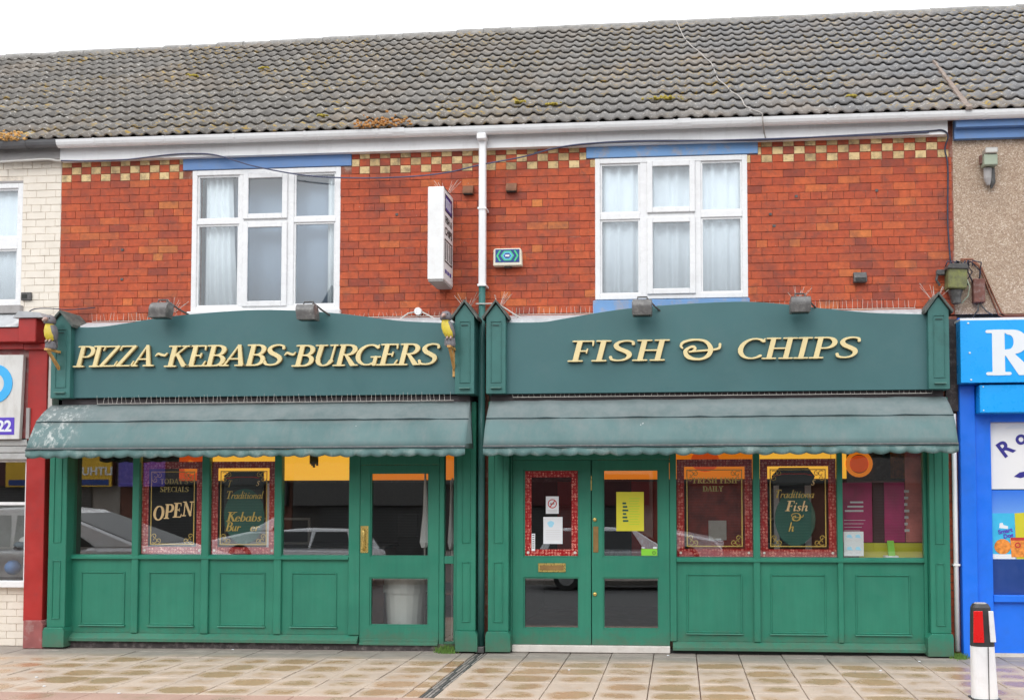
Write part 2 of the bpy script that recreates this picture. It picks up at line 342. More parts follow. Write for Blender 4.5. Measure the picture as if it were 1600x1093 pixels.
# ------------------------------------------------------------------ mesh helpers
WL = {}
def tag(o, label=None, cat=None, group=None, kind=None):
    if label: o['label'] = label
    if cat: o['category'] = cat
    if group: o['group'] = group
    if kind: o['kind'] = kind
    return o
def empty(name, loc, label, cat, group=None):
    o = bpy.data.objects.new(name, None); C.objects.link(o); o.location = loc; o.empty_display_size = .1
    WL[o.name] = Vector(loc); return tag(o, label, cat, group)
class MB:
    def __init__(s): s.v = []; s.f = []
    def add(s, vs, fs):
        b = len(s.v); s.v += [tuple(v) for v in vs]; s.f += [tuple(i+b for i in f) for f in fs]; return s
    def box(s, x0, x1, y0, y1, z0, z1):
        return s.add([(x, y, z) for x in (x0, x1) for y in (y0, y1) for z in (z0, z1)],
                     [(0, 1, 3, 2), (4, 6, 7, 5), (0, 4, 5, 1), (2, 3, 7, 6), (0, 2, 6, 4), (1, 5, 7, 3)])
    def prism(s, pts, y0, y1):            # polygon given in x,z, extruded along y
        n = len(pts); vs = [(p[0], y0, p[1]) for p in pts] + [(p[0], y1, p[1]) for p in pts]
        return s.add(vs, [tuple(range(n)), tuple(range(2*n-1, n-1, -1))] + [(i, i+n, (i+1) % n+n, (i+1) % n) for i in range(n)])
    def xprism(s, pts, x0, x1):           # polygon given in y,z, extruded along x
        n = len(pts); vs = [(x0, p[0], p[1]) for p in pts] + [(x1, p[0], p[1]) for p in pts]
        return s.add(vs, [tuple(range(n-1, -1, -1)), tuple(range(n, 2*n))] + [(i, (i+1) % n, (i+1) % n+n, i+n) for i in range(n)])
    def zprism(s, pts, z0, z1):
        n = len(pts); vs = [(p[0], p[1], z0) for p in pts] + [(p[0], p[1], z1) for p in pts]
        return s.add(vs, [tuple(range(n-1, -1, -1)), tuple(range(n, 2*n))] + [(i, (i+1) % n, (i+1) % n+n, i+n) for i in range(n)])
    def rings(s, rings, cap=True):
        n = len(rings[0]); vs = [p for r in rings for p in r]; fs = []
        for k in range(len(rings)-1):
            for i in range(n): fs.append((k*n+i, k*n+(i+1) % n, (k+1)*n+(i+1) % n, (k+1)*n+i))
        if cap: fs += [tuple(range(n-1, -1, -1)), tuple(range((len(rings)-1)*n, len(rings)*n))]
        return s.add(vs, fs)
    def tube(s, path, r, n=6, cap=True):
        path = [Vector(p) for p in path]; R = []
        for i, p in enumerate(path):
            t = (path[min(i+1, len(path)-1)] - path[max(i-1, 0)]).normalized()
            a = Vector((0, 0, 1)) if abs(t.z) < .9 else Vector((0, 1, 0))
            u = t.cross(a).normalized(); w = u.cross(t)
            rr = r[i] if isinstance(r, (list, tuple)) else r
            R.append([p + (u*math.cos(2*math.pi*j/n) + w*math.sin(2*math.pi*j/n))*rr for j in range(n)])
        return s.rings(R, cap)
    def loft(s, secs, n=12):              # (centre, rx, ry, axis up z): elliptical sections in the xy plane
        return s.rings([[(c[0]+rx*math.cos(2*math.pi*j/n), c[1]+ry*math.sin(2*math.pi*j/n), c[2]) for j in range(n)] for c, rx, ry in secs])
    def ball(s, c, rx, ry, rz, n=10, m=6):
        return s.loft([((c[0], c[1], c[2]+rz*math.sin(a)), max(rx*math.cos(a), .0005), max(ry*math.cos(a), .0005)) for a in [math.pi*(k/m-.5) for k in range(m+1)]], n)
    def build(s, name, mt, parent=None, bevel=0, smooth=False, normals=True):
        me = bpy.data.meshes.new(name)
        o3 = Vector((0, 0, 0))
        if parent is not None: o3 = WL[parent.name]
        me.from_pydata([tuple(Vector(v)-o3) for v in s.v], [], s.f)
        if normals or bevel:
            bm = bmesh.new(); bm.from_mesh(me)
            bmesh.ops.recalc_face_normals(bm, faces=bm.faces)
            if bevel:
                es = [e for e in bm.edges if len(e.link_faces) == 2 and e.calc_face_angle(0) > .6]
                bmesh.ops.bevel(bm, geom=es, offset=bevel, segments=1, profile=.5, affect='EDGES', clamp_overlap=True)
            bm.to_mesh(me); bm.free()
        if smooth: me.polygons.foreach_set('use_smooth', [True]*len(me.polygons))
        return place(me, name, mt, parent)
def place(me, name, mt, parent=None, loc=None):
    if mt is not None:
        mt = M[mt] if isinstance(mt, str) else mt
        if not me.materials: me.materials.append(mt)
    o = bpy.data.objects.new(name, me); C.objects.link(o)
    if parent is not None:
        o.parent = parent; WL[o.name] = WL[parent.name].copy()
        if loc is not None: o.location = Vector(loc) - WL[parent.name]; WL[o.name] = Vector(loc)
    else:
        WL[o.name] = Vector(loc) if loc is not None else Vector((0, 0, 0))
        if loc is not None: o.location = loc
    return o
def box(name, mt, parent, x0, x1, y0, y1, z0, z1, bevel=0): return MB().box(x0, x1, y0, y1, z0, z1).build(name, mt, parent, bevel)
def rectframe(mb, x0, x1, z0, z1, t, y0, y1, tb=None):
    tb = tb or t
    mb.box(x0, x0+t, y0, y1, z0, z1); mb.box(x1-t, x1, y0, y1, z0, z1)
    mb.box(x0+t, x1-t, y0, y1, z1-t, z1); mb.box(x0+t, x1-t, y0, y1, z0, z0+tb); return mb
def grid_wall(mb, x0, x1, z0, z1, y0, y1, holes):     # a slab with rectangular holes, built as butted boxes
    xs = sorted({x0, x1, *[h[0] for h in holes], *[h[1] for h in holes]})
    for a, b in zip(xs, xs[1:]):
        hs_ = sorted([(h[2], h[3]) for h in holes if h[0] <= a+1e-6 and h[1] >= b-1e-6]); z = z0
        for h0, h1 in hs_:
            if h0 > z: mb.box(a, b, y0, y1, z, h0)
            z = h1
        if z < z1: mb.box(a, b, y0, y1, z, z1)
    return mb

# ------------------------------------------------------------------ lettering: pen strokes of changing width, outlined by marching squares
T, t_ = .088, .030
def arc(cx, cy, rx, ry, a0, a1, n=14, thick=T, thin=t_, pw=1.6):
    o = []
    for i in range(n+1):
        a = math.radians(a0+(a1-a0)*i/n); w = abs(math.cos(a))**pw
        o.append((cx+rx*math.cos(a), cy+ry*math.sin(a), thin+(thick-thin)*w))
    return o
def cat(P, k=5):                                   # smooth curve through points
    P = [np.array(p, float) for p in P]; Q = [2*P[0]-P[1]]+P+[2*P[-1]-P[-2]]; o = []
    for i in range(1, len(Q)-2):
        for j in range(k):
            t = j/k; a, b, c, d = Q[i-1:i+3]
            o.append(tuple(.5*((2*b)+(-a+c)*t+(2*a-5*b+4*c-d)*t*t+(-a+3*b-3*c+d)*t**3)))
    o.append(tuple(P[-1])); return o
def stem(x, y0=0, y1=1, r=T): return [(x, y0, r), (x, y1, r)]
def hs_(x0, x1, y, r=t_): return [(x0, y, r), (x1, y, r)]
b0, b1 = .028, .972
SP = cat([(.66, .80, .05), (.62, .92, .04), (.42, .965, .034), (.22, .90, .055), (.15, .76, .078), (.24, .61, T), (.42, .5, T), (.58, .38, .088), (.62, .23, .075), (.52, .08, .045), (.32, .03, .033), (.13, .08, .045), (.07, .2, .05)])
GL = {
 'P': (.74, [stem(.22), hs_(.02, .42, b0), hs_(.04, .46, b1), arc(.42, .725, .27, .245, 90, -90), hs_(.25, .42, .48)]),
 'I': (.44, [stem(.22), hs_(.02, .42, b0), hs_(.02, .42, b1)]),
 'Z': (.76, [hs_(.1, .68, .965), [(.1, .95, .025), (.06, .78, .02)], [(.64, .94, .07), (.12, .06, .07)], hs_(.06, .68, .035), [(.68, .05, .03), (.74, .24, .02)]]),
 'A': (.84, [[(.08, .03, .035), (.46, 1.0, .035)], [(.46, 1.0, .06), (.70, .05, T)], hs_(.22, .6, .34), hs_(-.06, .22, b0), hs_(.5, .9, b0)]),
 'K': (.84, [stem(.22), hs_(.02, .42, b0), hs_(.02, .42, b1), [(.26, .46, .03), (.66, .96, .035)], hs_(.52, .84, b1), [(.38, .6, .06), (.72, .06, T)], [(.7, .04, .04), (.94, .03, .025)]]),
 'E': (.74, [stem(.22), hs_(.02, .6, b1), hs_(.02, .66, b0), [(.6, .96, .03), (.62, .78, .02)], hs_(.22, .5, .52), [(.5, .62, .018), (.5, .42, .018)], [(.66, .04, .035), (.72, .24, .02)]]),
 'F': (.68, [stem(.22), hs_(.02, .62, b1), hs_(.02, .42, b0), [(.62, .96, .03), (.64, .76, .02)], hs_(.22, .5, .50), [(.5, .60, .018), (.5, .40, .018)]]),
 'B': (.76, [stem(.22), hs_(.02, .42, b0), hs_(.02, .42, b1), arc(.40, .745, .24, .225, 90, -90), arc(.42, .272, .27, .243, 90, -90), hs_(.22, .42, .52)]),
 'S': (.72, [SP]),
 'U': (.86, [[(.22, 1, T), (.2, .4, T)], arc(.46, .34, .255, .31, 190, 340), [(.70, .26, .034), (.72, 1, .034)], hs_(.02, .42, b1), hs_(.56, .88, b1)]),
 'R': (.82, [stem(.22), hs_(.02, .42, b0), hs_(.04, .46, b1), arc(.42, .745, .26, .225, 90, -90), hs_(.25, .42, .52), [(.4, .5, .05), (.7, .07, T)], [(.7, .04, .04), (.9, .03, .025)]]),
 'C': (.78, [arc(.47, .5, .40, .465, 48, 312), [(.73, .84, .03), (.76, .96, .02)], [(.73, .84, .045), (.66, .88, .04)]]),
 'G': (.88, [arc(.47, .5, .40, .465, 48, 300), [(.73, .84, .03), (.76, .96, .02)], [(.74, .03, .07), (.74, .38, .07)], hs_(.58, .9, .40)]),
 'H': (.96, [stem(.22), stem(.74), hs_(.22, .74, .5), hs_(.02, .42, b0), hs_(.02, .42, b1), hs_(.54, .94, b0), hs_(.54, .94, b1)]),
 'O': (.92, [arc(.46, .5, .36, .465, 0, 360, 26)]),
 'D': (.86, [stem(.22), hs_(.02, .4, b0), hs_(.02, .4, b1), arc(.38, .5, .4, .47, 90, -90)]),
 'N': (.92, [stem(.18, r=.035), stem(.76, r=.035), [(.2, .96, .07), (.74, .06, .07)], hs_(.02, .34, b0), hs_(.02, .26, b1), hs_(.6, .92, b1)]),
 'L': (.66, [stem(.22), hs_(.02, .42, b1), hs_(.02, .6, b0), [(.6, .04, .035), (.64, .24, .02)]]),
 'T': (.74, [stem(.37), hs_(.2, .54, b0), hs_(.04, .7, b1), [(.04, .96, .03), (.02, .78, .02)], [(.7, .96, .03), (.72, .78, .02)]]),
 'Y': (.8, [[(.4, 0, .08), (.4, .45, .08)], [(.4, .45, .08), (.14, .96, .07)], [(.4, .45, .035), (.68, .96, .035)], hs_(.24, .56, b0), hs_(0, .28, b1), hs_(.54, .82, b1)]),
 "'": (.24, [[(.12, .96, .06), (.08, .72, .025)]]),
 '~': (.5, [cat([(.02, .50, .02), (.14, .60, .04), (.30, .55, .05), (.46, .52, .04), (.56, .62, .018)])]),
 '&': (1.95, [cat([(.10, .58, .03), (.03, .68, .045), (.12, .84, .05), (.45, .95, .04), (.85, .97, .035), (1.22, .86, .06), (1.42, .56, .10), (1.34, .26, .09), (1.05, .07, .045), (.68, .05, .05), (.34, .18, .09), (.24, .42, .08), (.42, .60, .045), (.62, .64, .05), (.70, .54, .05), (.58, .44, .035)]),
              cat([(.42, .40, .03), (.9, .44, .032), (1.5, .48, .035), (1.82, .56, .045), (1.86, .74, .05)])]),
}
def lc(): # lower-case pen italic
    r, q = .055, .022; d = {}
    def bowl(cx): return arc(cx, .26, .19, .25, 0, 360, 18, r, q)
    d['a'] = (.56, [bowl(.24), cat([(.44, .5, r), (.42, .2, r), (.46, .04, r), (.56, .1, q)])])
    d['b'] = (.54, [stem(.1, .05, 1, r), arc(.26, .27, .19, .25, 0, 360, 18, r, q)])
    d['d'] = (.56, [bowl(.24), cat([(.46, 1, r), (.43, .2, r), (.47, .04, r), (.56, .1, q)])])
    d['e'] = (.48, [arc(.24, .26, .19, .25, 20, 320, 16, r, q), [(.08, .24, q), (.40, .36, q)]])
    d['h'] = (.58, [stem(.1, 0, 1, r), cat([(.12, .3, q), (.28, .5, .03), (.42, .46, r), (.42, .2, r), (.46, .03, r), (.56, .1, q)])])
    d['i'] = (.28, [cat([(.04, .44, q), (.12, .5, r), (.1, .2, r), (.14, .03, r), (.24, .1, q)]), [(.15, .74, .05), (.16, .75, .05)]])
    d['l'] = (.28, [cat([(.12, 1, r), (.1, .3, r), (.14, .03, r), (.24, .1, q)])])
    d['n'] = (.58, [stem(.1, 0, .5, r), cat([(.12, .3, q), (.28, .5, .03), (.42, .46, r), (.42, .2, r), (.46, .03, r), (.56, .1, q)])])
    d['o'] = (.52, [arc(.25, .26, .2, .25, 0, 360, 18, r, q)])
    d['r'] = (.42, [stem(.1, 0, .5, r), cat([(.12, .3, q), (.26, .5, .03), (.38, .46, .05)])])
    d['s'] = (.42, [cat([(.34, .45, .04), (.2, .51, q), (.1, .4, .045), (.22, .27, r), (.32, .14, .05), (.2, .02, q), (.05, .08, .04)])])
    d['t'] = (.36, [cat([(.14, .74, .03), (.12, .3, r), (.16, .03, r), (.28, .1, q)]), [(.02, .5, q), (.3, .5, q)]])
    d['u'] = (.58, [cat([(.1, .5, r), (.1, .15, r), (.22, .02, .03), (.4, .25, q)]), cat([(.43, .5, r), (.41, .2, r), (.46, .03, r), (.56, .1, q)])])
    d['k'] = (.5, [stem(.1, 0, 1, r)])
    for k_, v in d.items(): GL.setdefault(k_, v)
lc()
def outline(ch, bold=1.0):
    w, strokes = GL[ch]; res = .0165
    xs = np.arange(-.2, w+.25, res); ys = np.arange(-.09, 1.1, res); X, Y = np.meshgrid(xs, ys, indexing='ij')
    F = np.full(X.shape, 9.0)
    for st in strokes:
        for (ax, ay, ar), (bx, by, br) in zip(st, st[1:]):
            dx, dy = bx-ax, by-ay; L = dx*dx+dy*dy+1e-9
            t = np.clip(((X-ax)*dx+(Y-ay)*dy)/L, 0, 1)
            F = np.minimum(F, np.hypot(X-ax-t*dx, Y-ay-t*dy)-(ar+(br-ar)*t)*bold)
    lo, hi = (0, 1.0)
    F = np.maximum(F, np.maximum(lo-.004-Y, Y-hi-.004)); F[0, :] = F[-1, :] = 1; F[:, 0] = F[:, -1] = 1
    F = np.where(np.abs(F) < 1e-6, 1e-6, F)
    nx, ny = F.shape; nxt = {}; P = {}
    def ep(i, j, k, l):
        key = (i, j, k, l) if (i, j) < (k, l) else (k, l, i, j)
        if key not in P:
            a, b = F[i, j], F[k, l]; s = a/(a-b); P[key] = (xs[i]+(xs[k]-xs[i])*s, ys[j]+(ys[l]-ys[j])*s)
        return key
    ins = F < 0
    for i, j in zip(*np.nonzero((ins[:-1, :-1] | ins[1:, :-1] | ins[:-1, 1:] | ins[1:, 1:]) & ~(ins[:-1, :-1] & ins[1:, :-1] & ins[:-1, 1:] & ins[1:, 1:]))):
        c = [(i, j), (i+1, j), (i+1, j+1), (i, j+1)]; s = [ins[p] for p in c]; ent = []; ex = []
        for k in range(4):
            a, b = k, (k+1) % 4
            if s[a] and not s[b]: ex.append((k, ep(*c[a], *c[b])))
            if not s[a] and s[b]: ent.append((k, ep(*c[a], *c[b])))
        for k, e in ex:                                # leave along one edge, come back by the next entry
            kk = min(ent, key=lambda q: (q[0]-k) % 4); nxt[e] = kk[1]
    loops = []; left = set(nxt)
    while left:
        a = next(iter(left)); lp = []; b = a
        while b in left: left.discard(b); lp.append(P[b]); b = nxt.get(b, a)
        if len(lp) > 6:
            q = [lp[0]]
            for k in range(1, len(lp)-1):              # drop points on straight runs
                p0, p1, p2 = q[-1], lp[k], lp[k+1]
                if abs((p1[0]-p0[0])*(p2[1]-p0[1])-(p1[1]-p0[1])*(p2[0]-p0[0])) > 2.2e-5: q.append(p1)
            if len(q) > 3: loops.append(q)
    return w, loops
OC = {}
def glyph_mesh(ch, h, wx, shear, depth, bold=1.0, bev=0.0):
    key = (ch, bold)
    if key not in OC: OC[key] = outline(ch, bold)
    w, loops = OC[key]
    cu = bpy.data.curves.new('glyph', 'CURVE'); cu.dimensions = '2D'; cu.fill_mode = 'BOTH'; cu.extrude = depth/2
    if bev: cu.bevel_depth = bev; cu.bevel_resolution = 0
    for lp in loops:
        sp = cu.splines.new('POLY'); sp.points.add(len(lp)-1); sp.use_cyclic_u = True
        for i, (x, y) in enumerate(lp): sp.points[i].co = ((x*wx+y*shear)*h, y*h, 0, 1)
    o = bpy.data.objects.new('tmp', cu); me = bpy.data.meshes.new_from_object(o)
    bpy.data.objects.remove(o); bpy.data.curves.remove(cu)
    me.transform(Matrix(((1, 0, 0, 0), (0, 0, -1, 0), (0, 1, 0, 0), (0, 0, 0, 1))))
    return me, w*wx*h
def text_width(s, wx, gap): return sum((GL[c][0]*wx+gap if c != ' ' else .4*wx+gap) for c in s)-gap
def write(s, x0, x1, z, h, y, mt, parent, name='letter', shear=.26, depth=.02, bold=1.0, gap=.03, bev=0, rise=0, joined=False):
    """lettering fitted between x0 and x1 on the plane y (its back face), each letter its own mesh unless joined"""
    tot = (x1-x0)/h - shear
    raw = text_width(s, 1, 0); wx = (tot-gap*(len(s)-1))/raw
    x = x0; out = []; vs = []; fs = []
    for c in s:
        if c == ' ': x += (.4*wx+gap)*h; continue
        me, adv = glyph_mesh(c, h, wx, shear, depth, bold, bev)
        zz = z + (x-x0)*rise
        if joined:
            b = len(vs); vs += [(v.co.x+x, v.co.y+y-depth/2, v.co.z+zz) for v in me.vertices]; fs += [tuple(i+b for i in p.vertices) for p in me.polygons]
            bpy.data.meshes.remove(me)
        else:
            o = place(me, name, mt, parent, (x, y-depth/2, zz)); out.append(o)
        x += adv+gap*h
    if joined:
        mb = MB(); mb.v = vs; mb.f = fs; return mb.build(name, mt, parent, normals=False)
    return out
def sans(s, x, z, h, y, mt, parent, name='lettering', align='CENTER', depth=.002, width=None, side=None, rot=0, shear=0):
    cu = bpy.data.curves.new('txt', 'FONT'); cu.body = s; cu.size = h*1.37; cu.extrude = depth/2; cu.align_x = align; cu.shear = shear; cu.offset = .006 if h > .1 else .002
    o = bpy.data.objects.new('tmp', cu); me = bpy.data.meshes.new_from_object(o); bpy.data.objects.remove(o); bpy.data.curves.remove(cu)
    if width:
        w = max(v.co.x for v in me.vertices)-min(v.co.x for v in me.vertices); me.transform(Matrix.Diagonal((width/w, 1, 1, 1)))
    if rot: me.transform(Matrix.Rotation(rot, 4, 'Z'))
    A = Matrix(((1, 0, 0, 0), (0, 0, -1, 0), (0, 1, 0, 0), (0, 0, 0, 1)))
    if side == 'right': A = Matrix(((0, 0, 1, 0), (1, 0, 0, 0), (0, 1, 0, 0), (0, 0, 0, 1)))   # faces +x
    if side == 'back': A = Matrix(((-1, 0, 0, 0), (0, 0, 1, 0), (0, 1, 0, 0), (0, 0, 0, 1)))   # faces +y
    me.transform(A); return place(me, name, mt, parent, (x, y, z))

# ------------------------------------------------------------------ ground, pavement, road
tag(box('ground', 'ground', None, -300, 300, -300, 300, -.5, -.16), kind='structure')
tag(box('road', 'asphalt', None, -60, 70, -14.3, -2.87, -.159, -.12), kind='structure')
tag(box('opposite_pavement', 'opposite render', None, -60, 70, -18.6, -14.3, -.159, 0), kind='structure')
pav = MB().box(-8, 20, -2.74, .4, -.15, -.03).build('pavement', 'mortar'); tag(pav, kind='structure')
rows = [.12, -.26, -.62, -.98, -1.34, -1.70, -2.06, -2.42]
cols = [1.9256+.45*i for i in range(-11, 7)] + [4.765]
cols2 = [4.897] + [5.347+.45*i for i in range(0, 19)]
def slab_mesh(w, d, nm='slab'):
    b = MB().box(-w/2+.004, w/2-.004, -d/2+.003, d/2-.003, -.05, 0); me = bpy.data.meshes.new(nm)
    me.from_pydata(b.v, [], b.f); bm = bmesh.new(); bm.from_mesh(me); bmesh.ops.recalc_face_normals(bm, faces=bm.faces)
    bmesh.ops.bevel(bm, geom=[e for e in bm.edges if all(v.co.z > -.01 for v in e.verts)], offset=.004, segments=1, affect='EDGES')
    bm.to_mesh(me); bm.free(); me.materials.append(M['paving slab']); return me
sm = {}
for cs in (cols, cols2):
    for a, b in zip(cs, cs[1:]):
        for y1, y0 in zip(rows, rows[1:]):
            k = (round(b-a, 3), round(y1-y0, 3))
            if k not in sm: sm[k] = slab_mesh(*k)
            o = place(sm[k], 'slab', None, pav, ((a+b)/2, (y0+y1)/2, rng.uniform(-.0035, .0035)))
            o.rotation_euler = (rng.uniform(-.004, .004), rng.uniform(-.004, .004), 0)
kx = -8
while kx < 20:
    w = .9; k = ('k', w)
    if k not in sm:
        sm[k] = slab_mesh(w, .31, 'kerb_stone'); sm[k].materials[0] = M['kerb stone']
    place(sm[k], 'kerb_stone', None, pav, (kx+w/2, -2.579, 0)); kx += w
tag(box('kerb', 'kerb stone', None, -8, 20, -2.86, -2.742, -.15, -.002, .01), kind='structure')
# drainage channel across the pavement
g = empty('drain_channel', (4.83, -1.2, 0), 'grey cast iron drain channel crossing the pavement between the two green shops', 'drain')
box('channel_bed', 'grey board', g, 4.768, 4.894, -2.42, .0, -.028, -.02)
for i in range(4):
    for q in range(6): box('rib', ('worn iron', 'dark grey metal')[(i+q) % 3 == 0], g, 4.770+i*.033, 4.792+i*.033, -2.4+q*.397, -2.4+q*.397+.385, -.019, -.005+rng.uniform(-.003, .003), .003)

# ------------------------------------------------------------------ houses
def brick_mesh(w, h=.0795, name='brick', mt='red brick', d=.03):
    b = MB().box(-w/2, w/2, 0, d, -h/2, h/2); me = bpy.data.meshes.new(name); me.from_pydata(b.v, [], b.f)
    bm = bmesh.new(); bm.from_mesh(me); bmesh.ops.recalc_face_normals(bm, faces=bm.faces)
    bmesh.ops.bevel(bm, geom=[e for e in bm.edges if all(v.co.y < .001 for v in e.verts)], offset=.0015, segments=1, affect='EDGES')
    bm.to_mesh(me); bm.free(); me.materials.append(M[mt]); return me
BM = {}
def bmesh_get(w, mt, name):
    k = (round(w, 3), mt)
    if k not in BM: BM[k] = brick_mesh(k[0], mt=mt, name=name)
    return BM[k]
CH = .0852; ZC = 5.322                       # course height, level of the bottom chequer course
def lay_bricks(parent, x0, x1, zbot, holes, mt='red brick', chequer=True, limit=300, cx=7.0, ztop=5.66):
    """courses of bricks with the joints recessed; holes are (x0,x1,z0,z1)"""
    lst = []; k = 0; z = ZC - CH
    zz = ZC - CH*math.ceil((ZC-zbot)/CH)
    course = 0
    while zz < (ZC-.001 if chequer else ztop):
        za, zb = zz, zz+CH
        spans = [(x0, x1)]
        for h in holes:
            if h[2] < zb-.02 and h[3] > za+.02:
                ns = []
                for a, b in spans:
                    if h[1] <= a or h[0] >= b: ns.append((a, b)); continue
                    if h[0]-a > .02: ns.append((a, h[0]))
                    if b-h[1] > .02: ns.append((h[1], b))
                spans = ns
        header = course % 6 == 3
        step = .1175 if header else .235
        off = (course % 2)*.1175 + (.059 if header else 0)
        for a, b in spans:
            n0 = math.floor((a-x0-off)/step); x = x0+off+n0*step
            while x < b-.015:
                l, r = max(x, a), min(x+step, b)
                if r-l > .03: lst.append(((l+r)/2, (za+zb)/2, r-l-.0045))
                x += step
        zz += CH; course += 1
    lst.sort(key=lambda q: abs(q[0]-cx)+abs(q[1]-4.2)*.2)
    for (x, z, w) in lst[:limit]:
        o = place(bmesh_get(w, mt, 'brick'), 'brick', None, parent, (x, rng.uniform(-.003, .002), z+rng.uniform(-.001, .001))); o.rotation_euler = (0, rng.uniform(-.006, .006), rng.uniform(-.006, .006))
    if len(lst) > limit:
        mb = MB()
        for (x, z, w) in lst[limit:]:
            y = rng.uniform(-.002, .002); mb.box(x-w/2, x+w/2, y, .03, z-.0397, z+.0397)
        tag(mb.build('brickwork', 'red brick joined' if mt == 'red brick' else mt, parent, normals=True), kind='stuff')
    if chequer:
        n = 0
        for r in range(4):
            z = ZC+CH*(r+.5); x = x0+.002
            i = 0
            while x < x1-.03:
                l, rr = x, min(x+.1175, x1); ok = True
                for h in holes:
                    if h[2] < z+.02 and h[3] > z-.02 and h[0] < rr and h[1] > l:
                        if h[0]-l > .03: rr = h[0]
                        elif rr-h[1] > .03: l = h[1]
                        else: ok = False
                if ok and rr-l > .03:
                    cream = (i+r) % 2 == 0
                    place(bmesh_get(rr-l-.006, 'cream brick' if cream else 'red brick', 'brick'), 'chequer_brick', None, parent, ((l+rr)/2, rng.uniform(-.003, .001), z))
                x += .1175; i += 1

ALPHA = math.radians(37); CA, SA = math.cos(ALPHA), math.sin(ALPHA)
YE, ZE = -.195, 5.752
def roofL(x): return float(np.interp(x, [-3.5, 4.4, 12.1], [4.62, 5.16, 5.34]))
def tile_mesh():
    n = 17; w = .31; L = .40; vs = []; fs = []
    def prof(u): ph = (u/w*2) % 1.0; return .027*max(0, math.sin(math.pi*min(1, max(0, (ph-.10)/.56))))**1.1
    for i in range(n):
        u = w*i/(n-1); z = prof(u); x = u-w/2
        vs += [(x, 0, z+.028), (x, L, z-.002), (x, .002, z+.014), (x, L*.5, z+.006)]
    for i in range(n-1):
        a = i*4; b = a+4; fs += [(a, b, b+1, a+1), (a+2, b+2, b, a), (a+3, b+3, b+2, a+2)]
    me = bpy.data.meshes.new('roof_tile'); me.from_pydata(vs, [], fs); me.materials.append(M['concrete roof tile'])
    me.polygons.foreach_set('use_smooth', [k % 3 == 0 for k in range(len(me.polygons))]); me.update(); return me
TM = tile_mesh()
def roof(house, x0, x1):
    r0, r1 = roofL(x0)+.02, roofL(x1)+.02
    mb = MB()
    def pt(x, s, d=-.03): return (x, YE+s*CA-d*SA*0, ZE+s*SA+d)
    a, b, c, d = pt(x0, .05), pt(x1, .05), pt(x1, r1), pt(x0, r0)
    yb = 2*d[1]+.17
    e, f = (x1, yb, ZE-.03), (x0, yb, ZE-.03)
    vs = [a, b, c, d, e, f]; lower = [(v[0], v[1], v[2]-.08) for v in vs]
    mb.add(vs+lower, [(0, 1, 2, 3), (3, 2, 4, 5), (6, 9, 8, 7), (9, 11, 10, 8), (0, 6, 7, 1), (5, 4, 10, 11), (0, 3, 9, 6), (3, 5, 11, 9), (1, 7, 8, 2), (2, 8, 10, 4)])
    rf = mb.build('roof', 'dark gap', house)
    nc = round((x1-x0)/.31); cw = (x1-x0)/nc
    for j in range(nc):
        x = x0+(j+.5)*cw; g = roofL(x)/15.2
        for i in range(15):
            s = i*g-.02
            o = place(TM, 'roof_tile', None, rf, (x, YE+s*CA, ZE+s*SA+rng.uniform(-.002, .003)))
            o.rotation_euler = (ALPHA+rng.uniform(-.006, .006), rng.uniform(-.006, .006), rng.uniform(-.005, .005)); o.scale = (cw/.31*1.0, 1, 1)
    n = math.ceil((x1-x0)/.45); w = (x1-x0)/n
    for j in range(n):
        x = x0+(j+.5)*w; s = roofL(x); cy, cz = YE+s*CA+.05, ZE+s*SA-.03+rng.uniform(-.008, .008)
        b = MB(); R = []
        for xx in (x-w/2+.003, x+w/2+.006):
            R.append([(xx, cy+.135*math.cos(t), cz+.115*math.sin(t)-.03) for t in [math.pi*k/8 for k in range(9)]] + [(xx, cy-.12, cz-.06), (xx, cy+.12, cz-.06)][::1])
        R = [[*r[:9], (r[0][0], cy-.1, cz-.08), (r[0][0], cy+.1, cz-.08)] for r in R]
        b.rings(R).build('ridge_tile', 'ridge tile', rf)

def upvc(house, x0, x1, z0, z1, cols_, trans, light=1):
    """white window: frame > mullions, sashes with their panes; cols_ = mullion x pairs, trans = transom z pair per column"""
    fr = MB(); rectframe(fr, x0, x1, z0, z1, .058, .0, .075)
    for a, b in cols_: fr.box(a, b, .004, .072, z0+.058, z1-.058)
    edges = [x0+.058] + [v for c in cols_ for v in c] + [x1-.058]
    bays = [(edges[i], edges[i+1]) for i in range(0, len(edges), 2)]
    for (a, b), (ta, tb) in zip(bays, trans): fr.box(a, b, .006, .07, ta, tb)
    w = fr.build('window_frame', 'white upvc', house, .004)
    for i, ((a, b), (ta, tb)) in enumerate(zip(bays, trans)):
        for (c, d) in ((z0+.058, ta), (tb, z1-.058)):
            if i == 1:
                s = rectframe(MB(), a-.012, b+.012, c-.010, d+.010, .062, -.018, .0035).build('sash', 'white upvc', w, .006)
                MB().box(a+.05, b-.05, -.004, .012, c+.05, d-.05).build('pane', 'window glass', w)
            else:
                bead = rectframe(MB(), a, b, c, d, .02, .02, .05).build('glazing_bead', 'white upvc', w)
                MB().box(a+.002, b-.002, .03, .046, c+.002, d-.002).build('pane', 'window glass', w)
    return w
